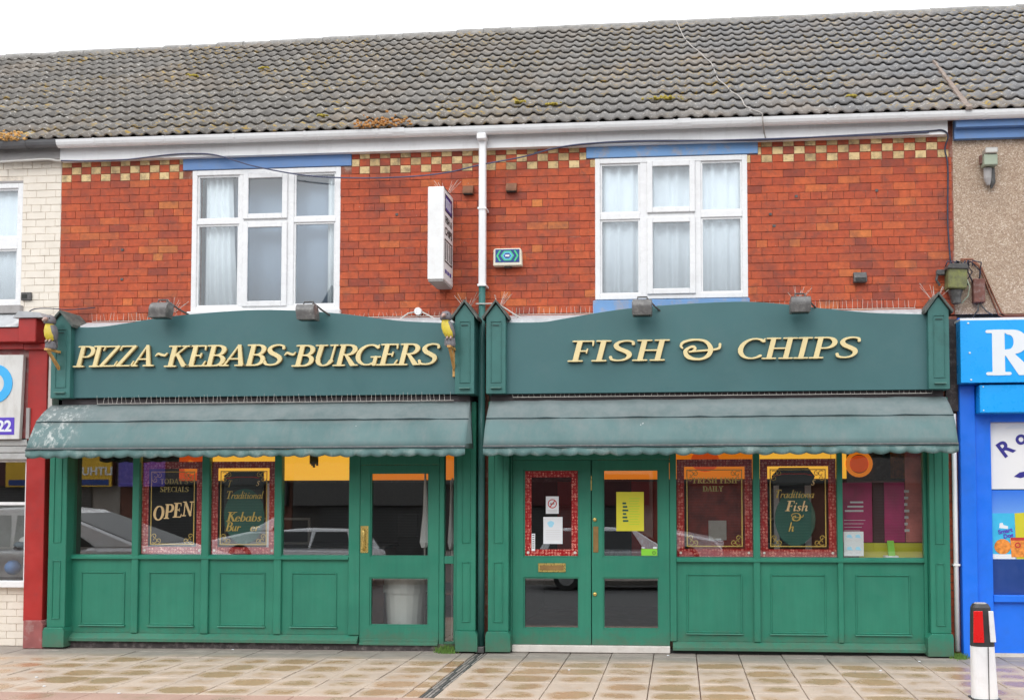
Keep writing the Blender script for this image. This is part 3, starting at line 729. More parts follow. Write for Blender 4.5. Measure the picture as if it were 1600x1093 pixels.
def house(label, x0, x1, win, wallmat='mortar', brick=True, lint=None, eave=True, zc=3.62, group=None):
    h = empty('terraced_house', ((x0+x1)/2, 4, 0), label, 'house')
    # front wall above the shop, party walls and rear wall
    wall = grid_wall(MB(), x0, x1, zc, 5.78, .006, .24, [win] if win else [])
    w = wall.build('wall', wallmat, h)
    o = MB(); o.box(x0, x0+.1, .24, 8.0, 2.3, 5.72).box(x1-.1, x1, .24, 8.0, 2.3, 5.72).box(x0+.1, x1-.1, 7.9, 8.0, 0, 5.72).box(x0+.1, x1-.1, .245, 7.9, 3.2, 3.4)
    o.build('rear_walls', 'opposite brick', h)
    roof(h, x0, x1)
    if win:
        rm = MB(); a, b, c, d = win
        rm.box(a-.3, b+.3, 2.2, 2.25, 3.45, 5.7).box(a-.35, a-.3, .25, 2.2, 3.45, 5.7).box(b+.3, b+.35, .25, 2.2, 3.45, 5.7).box(a-.3, b+.3, .25, 2.2, 5.6, 5.65)
        rm.build('bedroom_walls', 'room', h)
    return h, w
hA, wA = house('brick terrace house above the pizza shop, window with white curtain drawn to one side', -.13, 4.832, (1.444, 3.176, 3.70, 5.40))
hB, wB = house('brick terrace house above the fish and chips doors, window with plain pale blinds', 4.832, 9.93, (6.068, 7.732, 3.72, 5.41))
hL, wL = house('cream painted house at the far left edge above the red framed shop', -5.1, -.13, (-2.35, -.600, 3.86, 5.35), 'painted mortar', zc=3.55)
hR, wR = house('pebbledashed house at the far right edge above the bright blue shop', 9.93, 15.0, (12.2, 13.9, 3.8, 5.4), 'pebbledash')
lay_bricks(wA, -.13, 4.832, 3.62, [(1.444, 3.176, 3.70, 5.40), (1.331, 3.305, 5.377, 5.60)])
lay_bricks(wB, 4.832, 9.915, 3.62, [(6.068, 7.732, 3.72, 5.41), (5.969, 7.851, 5.404, 5.60)])
lay_bricks(wL, -2.9, -.13, 3.78, [(-2.35, -.600, 3.86, 5.36)], 'cream painted brick', chequer=False)
upvc(hA, 1.440, 3.180, 3.788, 5.414, [(1.995, 2.06), (2.555, 2.636)], [(4.79, 4.846)]*3)
upvc(hB, 6.063, 7.736, 3.845, 5.418, [(6.56, 6.65), (7.155, 7.228)], [(4.735, 4.805)]*3)
upvc(hL, -2.36, -.597, 3.90, 5.33, [(-1.78, -1.7), (-1.2, -1.12)], [(4.56, 4.70)]*3)
upvc(hR, 12.2, 13.9, 3.8, 5.4, [(12.75, 12.82), (13.3, 13.37)], [(4.7, 4.78)]*3)
box('lintel', 'lintel blue', hA, 1.331, 3.305, -.012, .1, 5.418, 5.60, .004)
box('lintel', 'peeling blue', hB, 5.969, 7.851, -.012, .1, 5.422, 5.60, .004)
box('window_sill', 'peeling blue', hB, 6.04, 7.75, -.015, .1, 3.66, 3.835, .006)
box('window_sill', 'white upvc', hA, 1.42, 3.20, -.05, .1, 3.72, 3.785, .006)
box('window_sill', 'grey board', hL, -2.4, -.56, -.06, .1, 3.80, 3.895, .006)
box('window_head', 'grey board', hL, -2.36, -.597, .0, .1, 5.333, 5.358)
box('lintel_board', 'lintel blue', hR, 9.935, 15, -.055, .003, 5.50, 5.60)
box('lintel_board', 'lintel blue', hR, 9.935, 15, -.12, -.001, 5.602, 5.70, .003)
box('fascia_board', 'white gutter', hA, -.105, 4.830, -.075, .004, 5.548, 5.735)
box('fascia_board', 'white gutter', hB, 4.834, 9.86, -.075, .004, 5.546, 5.735)
box('fascia_board', 'grey board', hL, -5, -.110, -.07, .004, 5.575, 5.74)
# checks in the paint and the tiny dark fixing holes of lost signs
for (x, z) in ((.62, 4.52), (.62, 4.18), (3.83, 4.85), (8.26, 4.94), (9.12, 4.98), (7.98, 4.75), (8.02, 4.62)):
    box('fixing_plug', 'dark grey metal', hA if x < 4.8 else hB, x-.014, x+.016, -.008, .0, z-.014, z+.012)
# gutter
def gutter(name, mt, x0, x1, label, cat_, y=-.155, zt=5.758):
    gt = empty(name, ((x0+x1)/2, y, zt), label, cat_)
    n = 8; R = []
    for x in (x0, x1):
        o_ = [(x, y+.058*math.cos(a), zt-.010+.082*-math.sin(a)) for a in [math.pi*k/n for k in range(n+1)]]
        i_ = [(x, y+.052*math.cos(a), zt-.010+.076*-math.sin(a)) for a in [math.pi*k/n for k in range(n, -1, -1)]]
        R.append(o_+i_)
    MB().rings(R).build('trough', mt, gt)
    x = x0+.45; 
    while x < x1-.1:
        b = MB(); pts = [(y+.064*math.cos(a), zt-.008-.088*math.sin(a)) for a in [math.pi*k/6 for k in range(7)]]
        pts2 = [(y+.059*math.cos(a), zt-.008-.083*math.sin(a)) for a in [math.pi*k/6 for k in range(6, -1, -1)]]
        b.xprism(pts+pts2, x-.012, x+.012).build('bracket', mt, gt); x += .82
    for x in ([3.9, 7.05] if x0 < 3 and x1 > 8 else []):
        pts = [(y+.068*math.cos(a), zt-.004-.092*math.sin(a)) for a in [math.pi*k/6 for k in range(7)]]
        pts2 = [(y+.060*math.cos(a), zt-.004-.084*math.sin(a)) for a in [math.pi*k/6 for k in range(6, -1, -1)]]
        MB().xprism(pts+pts2, x-.07, x+.07).build('union', mt, gt)
    return gt
gutter('gutter', 'white gutter', -.07, 11.6, 'white plastic gutter running along the eaves of both brick houses', 'gutter')
gutter('gutter', 'dark gutter', -5.0, -.075, 'dark grey gutter with orange moss at the far left', 'gutter', zt=5.765)

# downpipe: white above, green below
dp = empty('downpipe', (4.83, -.1, 0), 'downpipe between the two shops, white on the brickwork and green from the signs down', 'downpipe')
MB().box(4.792, 4.868, -.155, -.082, 3.99, 5.665).build('upper_pipe', 'white gutter', dp, .010); box('outlet', 'white gutter', dp, 4.778, 4.882, -.212, -.095, 5.60, 5.672, .012)
MB().tube([(4.826, -.115, 3.995), (4.82, -.085, .07)], .038, 12).build('lower_pipe', 'cap green', dp, smooth=True)
for z in (4.85, 4.0):
    box('clip', 'white gutter', dp, 4.782, 4.878, -.162, .0, z-.012, z+.012, .003)
box('shoe', 'dark grey metal', dp, 4.77, 4.87, -.16, -.03, .0, .068, .01)

# ------------------------------------------------------------------ curtains
def drape(name, mt, x0, x1, z0, z1, y, amp, per, label, lean=0):
    n = max(12, int((x1-x0)/.012)); vs = []; R = []
    def ring(z, sh):
        f = [(x0+(x1-x0)*i/n*(1+sh*.0)+sh*i/n, y+amp*math.sin(2*math.pi*i/n*(x1-x0)/per+.6*math.sin(i*.37)), z) for i in range(n+1)]
        return f+[(p[0], p[1]+.006, p[2]) for p in f[::-1]]
    o = MB().rings([ring(z0, lean), ring((z0+z1)/2, lean*.4), ring(z1, 0)]).build(name, mt, None, smooth=True)
    return tag(o, label, 'curtain')
drape('net_curtain', 'white net', 1.56, 1.86, 3.82, 5.36, .11, .018, .07, 'white curtain gathered at the left of the window above the pizza shop', .08)
drape('net_curtain', 'white net', 3.0, 3.12, 3.82, 5.36, .11, .018, .06, 'narrow white curtain at the right of the window above the pizza shop')
drape('blind', 'sky reflection net', 1.50, 3.13, 3.80, 5.37, .20, .003, .5, 'added sheet in the grey blue of reflected sky behind the curtains of the window above the pizza shop')  # added sheet, sky reflection of the panes is put into its colour
drape('blind', 'pale net', 6.10, 7.70, 3.86, 5.38, .10, .016, .13, 'pale grey blind filling the window above the fish and chips sign')
drape('net_curtain', 'pale net', -2.34, -.61, 3.88, 5.34, .088, .006, .11, 'pale net curtain in the white window of the cream painted house')
drape('net_curtain', 'pale net', 12.3, 13.8, 3.82, 5.38, .13, .008, .11, 'pale net curtain in the window of the pebbledashed house')

# ------------------------------------------------------------------ shopfronts
G = 'shopfront green'
def pilaster(sf, x0, x1, zt, base_h=.235, pl=(.02, .02)):
    p = box('pilaster', G, sf, x0, x1, -.14, .05, base_h, zt, .006)
    # raised frames on its face
    w = x1-x0
    for (za, zb) in ((1.18, zt-.12), (.33, .98)):
        rectframe(MB(), x0+w*.27, x1-w*.27, za, zb, .010, -.149, -.138).build('moulding', G, p, .003)
    MB().prism([(x0-pl[0], .018), (x1+pl[1], .018), (x1+pl[1], base_h-.045), (x1+.004, base_h), (x0-.004, base_h), (x0-pl[0], base_h-.045)], -.18, .05).build('plinth', G, sf, .004)
def stall_panel(sf, x0, x1, z0, z1, mx0, mx1, mz0, mz1):
    p = box('panel', G, sf, x0, x1, -.018, .03, z0, z1)
    b = MB()
    rectframe(b, mx0, mx1, mz0, mz1, .016, -.030, -.017)
    b.build('moulding', G, p, .005)
    MB().xprism([(-.017, mz0+.002), (-.040, mz0-.006), (-.043, mz0-.014), (-.017, mz0-.018)], mx0-.008, mx1+.008).build('bead', G, p)
def shop(label, loc): return empty('shopfront', loc, label, 'shopfront')
sfL = shop('green timber shopfront of the pizza shop with four windows and a door at the right', (2.35, 0, 0))
sfR = shop('green timber shopfront of the fish and chip shop with double doors at the left', (7.35, 0, 0))
ZS, ZT = 1.044, 2.30        # sill top, head of the glass
pilaster(sfL, -.105, .105, 2.72); pilaster(sfL, 4.560, 4.768, 2.72, pl=(.005, .03))
pilaster(sfR, 4.905, 5.130, 2.72, pl=(.02, .025)); pilaster(sfR, 9.59, 9.795, 2.72, .25, (.045, .012))
# left shop joinery
m_ = MB()
for a, b in ((.105, .072), ): pass
for (a, b) in ((.06, .078), (.819, .898), (1.631, 1.717), (2.471, 2.556), (3.323, 3.449)):
    MB().box(a, b, -.05, .03, .165, ZT).build('mullion', G, sfL, .006)
MB().xprism([(-.018, ZS-.055), (-.060, ZS-.05), (-.060, ZS-.03), (-.03, ZS-.004), (.03, ZS-.002), (.03, ZS-.055)], .078, 3.323).build('window_sill', G, sfL)
for (x0, x1), (a, b) in zip([(.078, .819), (.898, 1.631), (1.717, 2.471), (2.556, 3.323)], [(.213, .735), (1.013, 1.544), (1.834, 2.365), (2.666, 3.185)]):
    stall_panel(sfL, x0, x1, .165, ZS-.056, a, b, .255, .848)
MB().xprism([(.03, .078), (-.095, .078), (-.095, .110), (-.03, .163), (.03, .163)], .106, 3.44).build('base_rail', G, sfL)
box('plinth_course', 'dark strip', sfL, .106, 4.558, -.05, .03, .002, .077)
# door of the left shop
d = box('door', G, sfL, 3.452, 3.562, -.035, .012, .06, 2.035, .004)
def door(sf, x0, x1, z0, z1, gx0, gx1, u0, u1, l0, l1, glassname='pane'):
    b = MB(); grid_wall(b, x0, x1, z0, z1, -.040, .010, [(gx0, gx1, l0, l1), (gx0, gx1, u0, u1)])
    dd = b.build('door', G, sf)
    for (a, c) in ((l0, l1), (u0, u1)):
        rectframe(MB(), gx0+.0005, gx1-.0005, a+.0005, c-.0005, .014, -.030, -.004).build('glazing_bead', G, dd)
        e_ = -(c-a)*.0085; MB().xprism([(-.007+e_, a+.014), (-.002+e_, a+.014), (-.002-e_, c-.014), (-.007-e_, c-.014)], gx0+.014, gx1-.014).build('pane', 'shop glass', dd)
    return dd
bpy.data.objects.remove(d)
dl = door(sfL, 3.452, 4.338, .06, 2.035, 3.562, 4.226, 1.026, 1.955, .270, .799)
box('door_post', G, sfL, 4.342, 4.398, -.045, .03, .06, ZT, .005); box('door_head', G, sfL, 3.451, 4.341, -.045, .03, 2.04, ZT, .005)
box('mullion', G, sfL, 4.503, 4.558, -.045, .03, .08, ZT, .005); box('side_rail', G, sfL, 4.399, 4.502, -.04, .03, .950, 1.034, .004)
box('side_sill', G, sfL, 4.399, 4.502, -.04, .03, .0775, .10)
MB().box(4.399, 4.502, -.010, -.003, 1.034, ZT).build('window_pane', 'shop glass', sfL); MB().box(4.399, 4.502, -.010, -.003, .10, .950).build('window_pane', 'shop glass', sfL)
MB().xprism([(-.042, .062), (-.07, .062), (-.07, .078), (-.05, .092), (-.05, .118), (-.042, .124)], 3.456, 4.334).build('kick_rail', G, dl)
box('door_stop', G, sfL, 3.44, 4.35, .0125, .03, 2.005, 2.0395); box('door_stop', G, sfL, 4.325, 4.352, .0125, .0295, .06, 2.004); box('door_stop', G, sfL, 3.44, 3.462, .0125, .0295, .06, 2.004)
pp_ = box('push_plate', 'brass', dl, 3.458, 3.545, -.046, -.0405, 1.068, 1.365, .002)
MB().tube([(3.50, -.05, 1.10), (3.50, -.085, 1.12), (3.50, -.085, 1.31), (3.50, -.05, 1.33)], .011, 8).build('pull_handle', 'brass', dl, smooth=True)
# right shop joinery
for (a, b) in ((5.131, 5.150), (6.872, 6.943), (7.766, 7.837), (8.655, 8.712), (9.553, 9.589)):
    MB().box(a, b, -.05, .03, (.02 if a < 6 else .13), ZT).build('mullion', G, sfR, .006)
MB().xprism([(-.018, ZS-.068), (-.060, ZS-.062), (-.060, ZS-.04), (-.03, ZS-.016), (.03, ZS-.014), (.03, ZS-.068)], 6.943, 9.553).build('window_sill', G, sfR)
for (x0, x1), (a, b) in zip([(6.943, 7.766), (7.837, 8.655), (8.712, 9.553)], [(7.050, 7.645), (7.944, 8.531), (8.839, 9.411)]):
    stall_panel(sfR, x0, x1, .13, ZS-.069, a, b, .222, .85)
MB().xprism([(.03, .042), (-.095, .042), (-.095, .072), (-.03, .128), (.03, .128)], 6.90, 9.588).build('base_rail', G, sfR)
box('plinth_course', 'dark gap', sfR, 6.875, 9.588, -.03, .03, .002, .041)
box('door_head', G, sfR, 5.151, 6.871, -.045, .03, 2.085, ZT, .005)
d1 = door(sfR, 5.155, 6.016, .085, 2.08, 5.276, 5.888, 1.025, 1.981, .251, .809)
d2 = door(sfR, 6.028, 6.868, .085, 2.08, 6.146, 6.754, 1.027, 1.978, .252, .811)
box('door_stop', G, sfR, 5.151, 6.871, .0125, .03, 2.05, 2.0845); box('door_stop', G, sfR, 6.00, 6.045, .0125, .0295, .085, 2.049)
box('threshold', 'threshold', sfR, 5.158, 6.870, -.085, .03, .006, .080, .006)
lb = box('letterbox', 'brass', d1, 5.439, 5.741, -.050, -.0405, .865, .962, .004)
o = box('flap', 'dull brass', lb, 5.462, 5.718, -.056, -.0505, .888, .940, .003)
box('push_plate', 'dull brass', d2, 6.042, 6.098, -.046, -.0405, 1.08, 1.36, .002)
for z in (1.435, .63):
    MB().ball((6.06, -.05, z), .022, .012, .022).build('lock_cylinder', 'brass', d2, smooth=True)
for z in (1.75,): box('hinge', 'brass', d1, 6.0175, 6.0265, -.046, -.02, z, z+.16)
# window panes: each with whatever is printed or stuck on it
def pane(sf, x0, x1, z0, z1=ZT, lean=0): return MB().xprism([(-.006+lean, z0), (.0+lean, z0), (-lean, z1), (-.006-lean, z1)], x0, x1).build('window_pane', 'shop glass', sf)
PL = [pane(sfL, a, b, ZS-.002, lean=-.011 if a > 2.5 else 0) for a, b in ((.079, .818), (.899, 1.630), (1.718, 2.470), (2.557, 3.322))]
PR = [pane(sfR, a, b, ZS-.014) for a, b in ((6.944, 7.765), (7.838, 8.654), (8.713, 9.552))]
YF = .0038                  # front of the glass film
def border(p, x0, x1, z0, z1, t=.085, ins=.065, gold=True, orient=1):
    rectframe(MB(), x0, x1, z0, z1, t, YF-.0025, YF-.0005).build('red_border', 'red print', p)
    for (cx, cz) in ((x0+t*.5, z0+t*.5), (x1-t*.5, z0+t*.5)):
        MB().prism([(cx+.014*math.cos(a), cz+.014*math.sin(a)) for a in [2*math.pi*k/10 for k in range(10)]], YF-.0045, YF-.003).build('rosette', 'threshold', p)
    if gold:
        gx0, gx1, gz0, gz1 = x0+t+.025, x1-t-.025, z0+t+.025, z1-t-.03
        b = MB(); rectframe(b, gx0, gx1, gz0, gz1, .011, YF-.0022, YF-.0006); b.build('gold_line', 'gold print', p)
        for sx, sz, cx, cz in ((1, 1, gx0, gz0), (-1, 1, gx1, gz0), (1, -1, gx0, gz1), (-1, -1, gx1, gz1)):
            b = MB()
            def curl(ax, az, r0, a0, turns, dirn):
                pts = []
                for k in range(15):
                    f = k/14; a = a0+dirn*turns*2*math.pi*f; r = r0*(1-.75*f)
                    pts.append((cx+sx*(ax+r*math.cos(a)), YF+.0025, cz+sz*(az+r*math.sin(a))))
                b.tube(pts, .0042, 4)
            curl(.045, .095, .030, math.pi, 1.1, -1); curl(.095, .045, .030, -math.pi/2, 1.1, 1); curl(.05, .05, .036, math.radians(225), .9, 1)
            b.build('corner_scroll', 'gold print', p)
def lit(s, x0, x1, z, h, p, mt='gold print', **kw): return write(s, x0, x1, z, h, YF-.001, mt, p, name='letter', depth=.0015, joined=False, **kw)
# pane 2: OPEN
border(PL[1], .905, 1.626, ZS+.006, 2.085, .078)
lit("TODAY'S", 1.115, 1.445, 1.835, .060, PL[1], 'dull gold print', shear=0, bold=1.1)
lit("SPECIALS", 1.115, 1.45, 1.745, .060, PL[1], 'dull gold print', shear=0, bold=1.1)
lit("OPEN", 1.035, 1.515, 1.425, .165, PL[1], 'cream letter', shear=.1, bold=1.35, rise=.14)
# pane 3: Traditional Kebabs
border(PL[2], 1.722, 2.466, ZS+.006, 2.085, .075)
lit("T", 1.90, 1.96, 1.80, .075, PL[2], 'gold print'); lit("s", 2.235, 2.30, 1.81, .11, PL[2], 'cream letter')
MB().tube([(1.89, YF+.004, 1.895), (2.0, YF+.004, 1.91), (2.2, YF+.004, 1.91), (2.27, YF+.004, 1.90)], .006, 4).build('flourish', 'red print plain', PL[2])
lit("Traditional", 1.884, 2.336, 1.668, .085, PL[2], 'gold print', bold=1.15, gap=.02)
lit("Kebabs", 1.894, 2.324, 1.414, .105, PL[2], 'gold print', bold=1.2, gap=.02)
lit("Bur", 1.881, 2.08, 1.305, .100, PL[2], 'gold print', bold=1.2, gap=.02); lit("er", 2.17, 2.30, 1.305, .100, PL[2], 'gold print', bold=1.2, gap=.02)
def oval(p, cx, cz, rx, rz, mt='green tint print'):
    MB().prism([(cx+rx*math.cos(a), cz+rz*math.sin(a)) for a in [2*math.pi*k/40 for k in range(40)]], YF+.0075, YF+.009).build('printed_oval', mt, p)
oval(PL[2], 2.10, 1.47, .235, .31, 'green tint print')
MB().prism([(1.86, 1.45), (2.32, 1.45), (2.32, 1.98), (2.24, 1.98), (1.93, 1.98), (1.86, 1.93)], YF+.0092, YF+.0102).build('dark_panel', 'dark film', PL[2])
# right shop pane 2
border(PR[1], 7.843, 8.649, ZS-.008, 2.085, .08)
lit("Traditiona", 7.992, 8.436, 1.666, .086, PR[1], 'gold print', bold=1.2, gap=.02)
lit("Fish", 8.109, 8.374, 1.524, .110, PR[1], 'cream letter', bold=1.2, gap=.02)
lit("&", 8.170, 8.310, 1.418, .085, PR[1], 'gold print', shear=.1, bold=1.3)
lit("h", 8.141, 8.222, 1.305, .100, PR[1], 'gold print', bold=1.2); lit("s", 8.385, 8.455, 1.80, .12, PR[1], 'cream letter', bold=1.2)
MB().tube([(8.0, YF+.004, 1.905), (8.1, YF+.004, 1.925), (8.32, YF+.004, 1.925), (8.40, YF+.004, 1.91)], .006, 4).build('flourish', 'red print plain', PR[1])
oval(PR[1], 8.216, 1.44, .215, .29)
MB().prism([(7.99, 1.80), (8.40, 1.80), (8.43, 1.90), (8.36, 1.99), (8.05, 1.99), (7.97, 1.90)], YF+.0092, YF+.0102).build('dark_panel', 'dark film', PR[1])
# right shop pane 1
border(PR[0], 6.949, 7.760, ZS-.008, 2.085, .08)
lit("FRESH FISH", 7.126, 7.60, 1.826, .062, PR[0], 'gold print', shear=0, bold=1.3)
lit("DAILY", 7.229, 7.449, 1.737, .058, PR[0], 'dull gold print', shear=0, bold=1.3)
# right shop pane 3: hygiene card
cd = MB().box(8.726, 8.934, YF-.003, YF-.001, 1.045, 1.306).build('rating_card', 'paper', PR[2])
for (cx, cz) in ((8.785, 1.255), (8.875, 1.255), (8.785, 1.125), (8.875, 1.125)):
    MB().prism([(cx-.03, cz-.012), (cx+.035, cz-.02), (cx+.015, cz+.02), (cx-.02, cz+.016)], YF-.0045, YF-.003).build('printed_mark', 'pale blue print', cd)
    for q in range(2): MB().box(cx-.03, cx+.03, YF-.0042, YF-.003, cz-.040-q*.012, cz-.035-q*.012).build('printed_line', 'grey print', cd)
# doors of the right shop: stickers and posters
YD = -.0175
def sheet(name, x0, x1, z0, z1, mt, parent): return MB().box(x0, x1, YD-.003, YD-.001, z0, z1).build(name, mt, parent)
rectframe(MB(), 5.291, 5.873, 1.040, 1.966, .070, YD-.0025, YD-.0005).build('red_border', 'red print', d1)
for cx in (5.325, 5.84): MB().prism([(cx+.016*math.cos(a), 1.075+.016*math.sin(a)) for a in [2*math.pi*k/10 for k in range(10)]], YD-.0045, YD-.003).build('rosette', 'threshold', d1)
ns = sheet('no_smoking_sign', 5.521, 5.662, 1.498, 1.687, 'paper', d1)
def ringmesh(cx, cz, ro, ri, y0, y1):
    b = MB(); n = 24; A = [2*math.pi*k/n for k in range(n)]
    R = [[(cx+ro*math.cos(a), y, cz+ro*math.sin(a)) for a in A] for y in (y0, y1)] + [[(cx+ri*math.cos(a), y, cz+ri*math.sin(a)) for a in A] for y in (y1, y0)]
    b.rings(R+[R[0]], cap=False); return b
ringmesh(5.592, 1.607, .050, .040, YD-.0045, YD-.003).build('red_ring', 'red print plain', ns)
MB().prism([(5.558, 1.572), (5.566, 1.564), (5.628, 1.640), (5.620, 1.648)], YD-.005, YD-.0032).build('red_bar', 'red print plain', ns)
MB().prism([(5.565, 1.602), (5.615, 1.602), (5.615, 1.612), (5.565, 1.612)], YD-.0044, YD-.003).build('cigarette', 'black print', ns)
for q in range(3): MB().box(5.54, 5.645, YD-.0042, YD-.003, 1.535-q*.014, 1.541-q*.014).build('printed_line', 'grey print', ns)
pa = sheet('notice', 5.493, 5.704, 1.170, 1.463, 'paper', d1)
MB().prism([(5.575+.035*math.cos(a)*(1+.2*math.sin(3*a)), 1.385+.035*math.sin(a)) for a in [2*math.pi*k/14 for k in range(14)]], YD-.0045, YD-.003).build('printed_mark', 'pale blue print', pa)
for q in range(6): MB().box(5.52, 5.68, YD-.0042, YD-.003, 1.315-q*.02, 1.319-q*.02).build('printed_line', 'grey print', pa)
st = sheet('opening_hours_sticker', 5.364, 5.402, 1.093, 1.281, 'paper', d1)
for q in range(7): MB().box(5.372, 5.394, YD-.0042, YD-.003, 1.26-q*.023, 1.268-q*.023).build('printed_line', 'black print', st)
yp = sheet('menu_poster', 6.293, 6.592, 1.310, 1.734, 'yellow print', d2)
for q in range(6): MB().box(6.36+.004*(q % 2), 6.40+.012*(q % 3), YD-.0042, YD-.003, 1.60-q*.038, 1.620-q*.038).build('printed_word', 'green tint print', yp)
for q in range(11): MB().box(6.43, 6.55-.01*(q % 3), YD-.0042, YD-.003, 1.66-q*.028, 1.664-q*.028).build('printed_line', 'green print', yp)
gs = sheet('green_sticker', 6.563, 6.735, 1.045, 1.117, 'green print', d2)
ringmesh(6.70, 1.075, .018, .012, YD-.0045, YD-.003).build('printed_mark', 'black print', gs)
MB().box(6.565, 6.60, YD-.003, YD-.001, 1.125, 1.135).build('white_sticker', 'paper', d2); MB().box(6.69, 6.733, YD-.003, YD-.001, 1.122, 1.14).build('white_sticker', 'paper', d2)

# ------------------------------------------------------------------ inside the two shops
def room(name, x0, x1, depth, label):
    b = MB()
    b.box(x0, x1, .03, depth, -.02, .02)
    f = b.build('shop_floor', 'shop floor', None); tag(f, kind='structure')
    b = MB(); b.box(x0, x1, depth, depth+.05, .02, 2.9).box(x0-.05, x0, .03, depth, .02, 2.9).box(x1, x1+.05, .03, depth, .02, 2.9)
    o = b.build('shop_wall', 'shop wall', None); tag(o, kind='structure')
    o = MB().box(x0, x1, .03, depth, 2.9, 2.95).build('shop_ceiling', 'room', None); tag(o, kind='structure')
    # masonry hidden behind the sign and awning
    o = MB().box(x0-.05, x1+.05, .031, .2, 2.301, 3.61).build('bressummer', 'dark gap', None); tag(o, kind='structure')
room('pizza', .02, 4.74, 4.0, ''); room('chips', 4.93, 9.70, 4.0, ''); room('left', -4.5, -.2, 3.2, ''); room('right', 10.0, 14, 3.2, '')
for x in (4.745, 4.875): pass
tag(MB().box(4.79, 4.88, .0, 4, 0, 3.6).build('party_wall', 'mortar', None), kind='structure')
def menubox(label, x0, x1, segs, y=.9):
    t = empty('menu_lightbox', ((x0+x1)/2, y, 2.1), label, 'menu board')
    box('case', 'dark grey metal', t, x0, x1, y+.005, y+.16, 1.86, 2.45)
    for (a, b, mt) in segs: box('lit_panel', mt, t, a+.004, b-.004, y-.004, y+.004, 1.885, 2.42)
    return t
t = menubox('row of backlit yellow menu panels glowing inside the pizza shop', -.02+.05, 4.45,
        [(.85, 1.16, 'lit food red'), (1.16, 2.10, 'lit menu pale'), (2.10, 3.05, 'lit menu pale'), (3.05, 4.05, 'lit menu orange'), (4.05, 4.42, 'lit menu orange')])
MB().prism([(.93, 1.99), (1.03, 1.96), (1.10, 2.0), (1.09, 2.10), (.99, 2.14), (.92, 2.08)], .888, .895).build('food_picture', 'lit menu orange', t)
for k in range(5): box('printed_line', 'dull gold print', t, 2.50+.02*k, 2.53+.02*k, .892, .8955, 2.08-.02*(k % 3), 2.2)
t = menubox('row of backlit orange menu panels glowing inside the fish and chip shop', 4.97, 9.66,
        [(6.0, 6.80, 'lit menu orange'), (6.80, 7.86, 'lit menu orange'), (7.86, 8.74, 'lit menu pale'), (8.74, 8.92, 'lit menu pale')])
MB().prism([(7.28+.17*math.cos(a), 2.10+.13*math.sin(a)) for a in [2*math.pi*k/16 for k in range(16)]], .890, .8955).build('food_picture', 'lit food red', t)
box('menu_panel', 'biscuit orange', t, 9.42, 9.64, .896, .904, 1.885, 2.42)
ringmesh(9.06, 2.055, .155, .110, .880, .893).build('plate_rim', 'lit menu orange', t)
MB().prism([(9.06+.11*math.cos(a), 2.055+.10*math.sin(a)) for a in [2*math.pi*k/20 for k in range(20)]], .886, .8955).build('pizza_picture', 'lit food red', t)
# counters
for (x0, x1, lab) in ((.5, 3.1, 'dark wooden serving counter inside the pizza shop'), (6.9, 9.5, 'dark wooden serving counter inside the fish and chip shop')):
    t = empty('serving_counter', ((x0+x1)/2, 2.2, .02), lab, 'counter')
    box('counter_front', 'counter', t, x0, x1, 1.95, 2.5, .022, 1.0, .01); box('worktop', 'dark grey metal', t, x0-.03, x1+.03, 1.9, 2.55, 1.0, 1.04, .006)
    rectframe(MB(), x0+.3, x0+1.5, 1.041, 1.40, .03, 2.2, 2.23).build('glass_guard', 'steel wire', t)
# waste bin behind the lower door glass
t = empty('waste_bin', (3.85, .36, .02), 'white plastic waste bin standing behind the lower glass of the pizza shop door', 'bin')
R = []
for z, s in ((.06, .185), (.60, .232)):
    R.append([(3.85+s*math.cos(a)*1.0, .36+s*.85*math.sin(a), z) for a in [2*math.pi*k/20 for k in range(20)]])
MB().rings(R).build('body', 'plastic bin', t, smooth=False)
MB().rings([[(3.85+s*math.cos(a), .36+s*.85*math.sin(a), z) for a in [2*math.pi*k/20 for k in range(20)]] for z, s in ((.601, .25), (.65, .252), (.755, .235))]).build('liner_rim', 'plastic bin', t)
# white table parasol folded, chair, red roller banner
t = empty('folded_parasol', (4.05, .45, .02), 'folded white parasol with pointed hem just inside the pizza shop door', 'parasol')
MB().tube([(4.05, .45, .02), (4.05, .45, 1.95)], .012, 6).build('pole', 'steel wire', t)
MB().loft([((4.05, .45, 1.90), .012, .012), ((4.06, .45, 1.5), .035, .03), ((4.06, .45, 1.16), .07, .05), ((4.04, .45, 1.10), .03, .03)], 9).build('fabric', 'white net', t)
t = empty('folded_parasol', (4.37, .45, .02), 'narrow folded white parasol seen through the side light beside the pizza shop door', 'parasol')
MB().tube([(4.37, .45, .02), (4.37, .45, 1.9)], .01, 6).build('pole', 'steel wire', t)
MB().loft([((4.355, .45, 1.88), .008, .01), ((4.36, .45, 1.5), .022, .03), ((4.365, .45, 1.16), .045, .05), ((4.35, .45, 1.08), .015, .03)], 9).build('fabric', 'white net', t)
o = box('banner', 'interior red', None, 4.36, 4.62, .60, .62, .9, 1.86); tag(o, 'red hanging banner behind the side light of the pizza shop', 'banner')
t = empty('metal_chair', (4.15, 1.1, .02), 'chair with thin metal legs behind the bin in the pizza shop', 'chair')
for (x, y) in ((3.98, .95), (4.33, .95), (3.98, 1.3), (4.33, 1.3)): MB().tube([(x+(.04 if x > 4.1 else -.04), y, .02), (x, y, .50)], .011, 6).build('leg', 'steel wire', t)
box('seat', 'counter', t, 3.95, 4.36, .92, 1.33, .50, .53, .01); box('backrest', 'counter', t, 3.97, 4.34, 1.31, 1.33, .62, .88, .008)
o = box('television', 'black print', None, 3.13, 3.41, 2.45, 2.5, 1.14, 1.45, .006); tag(o, 'small dark screen standing at the back of the pizza shop', 'television')
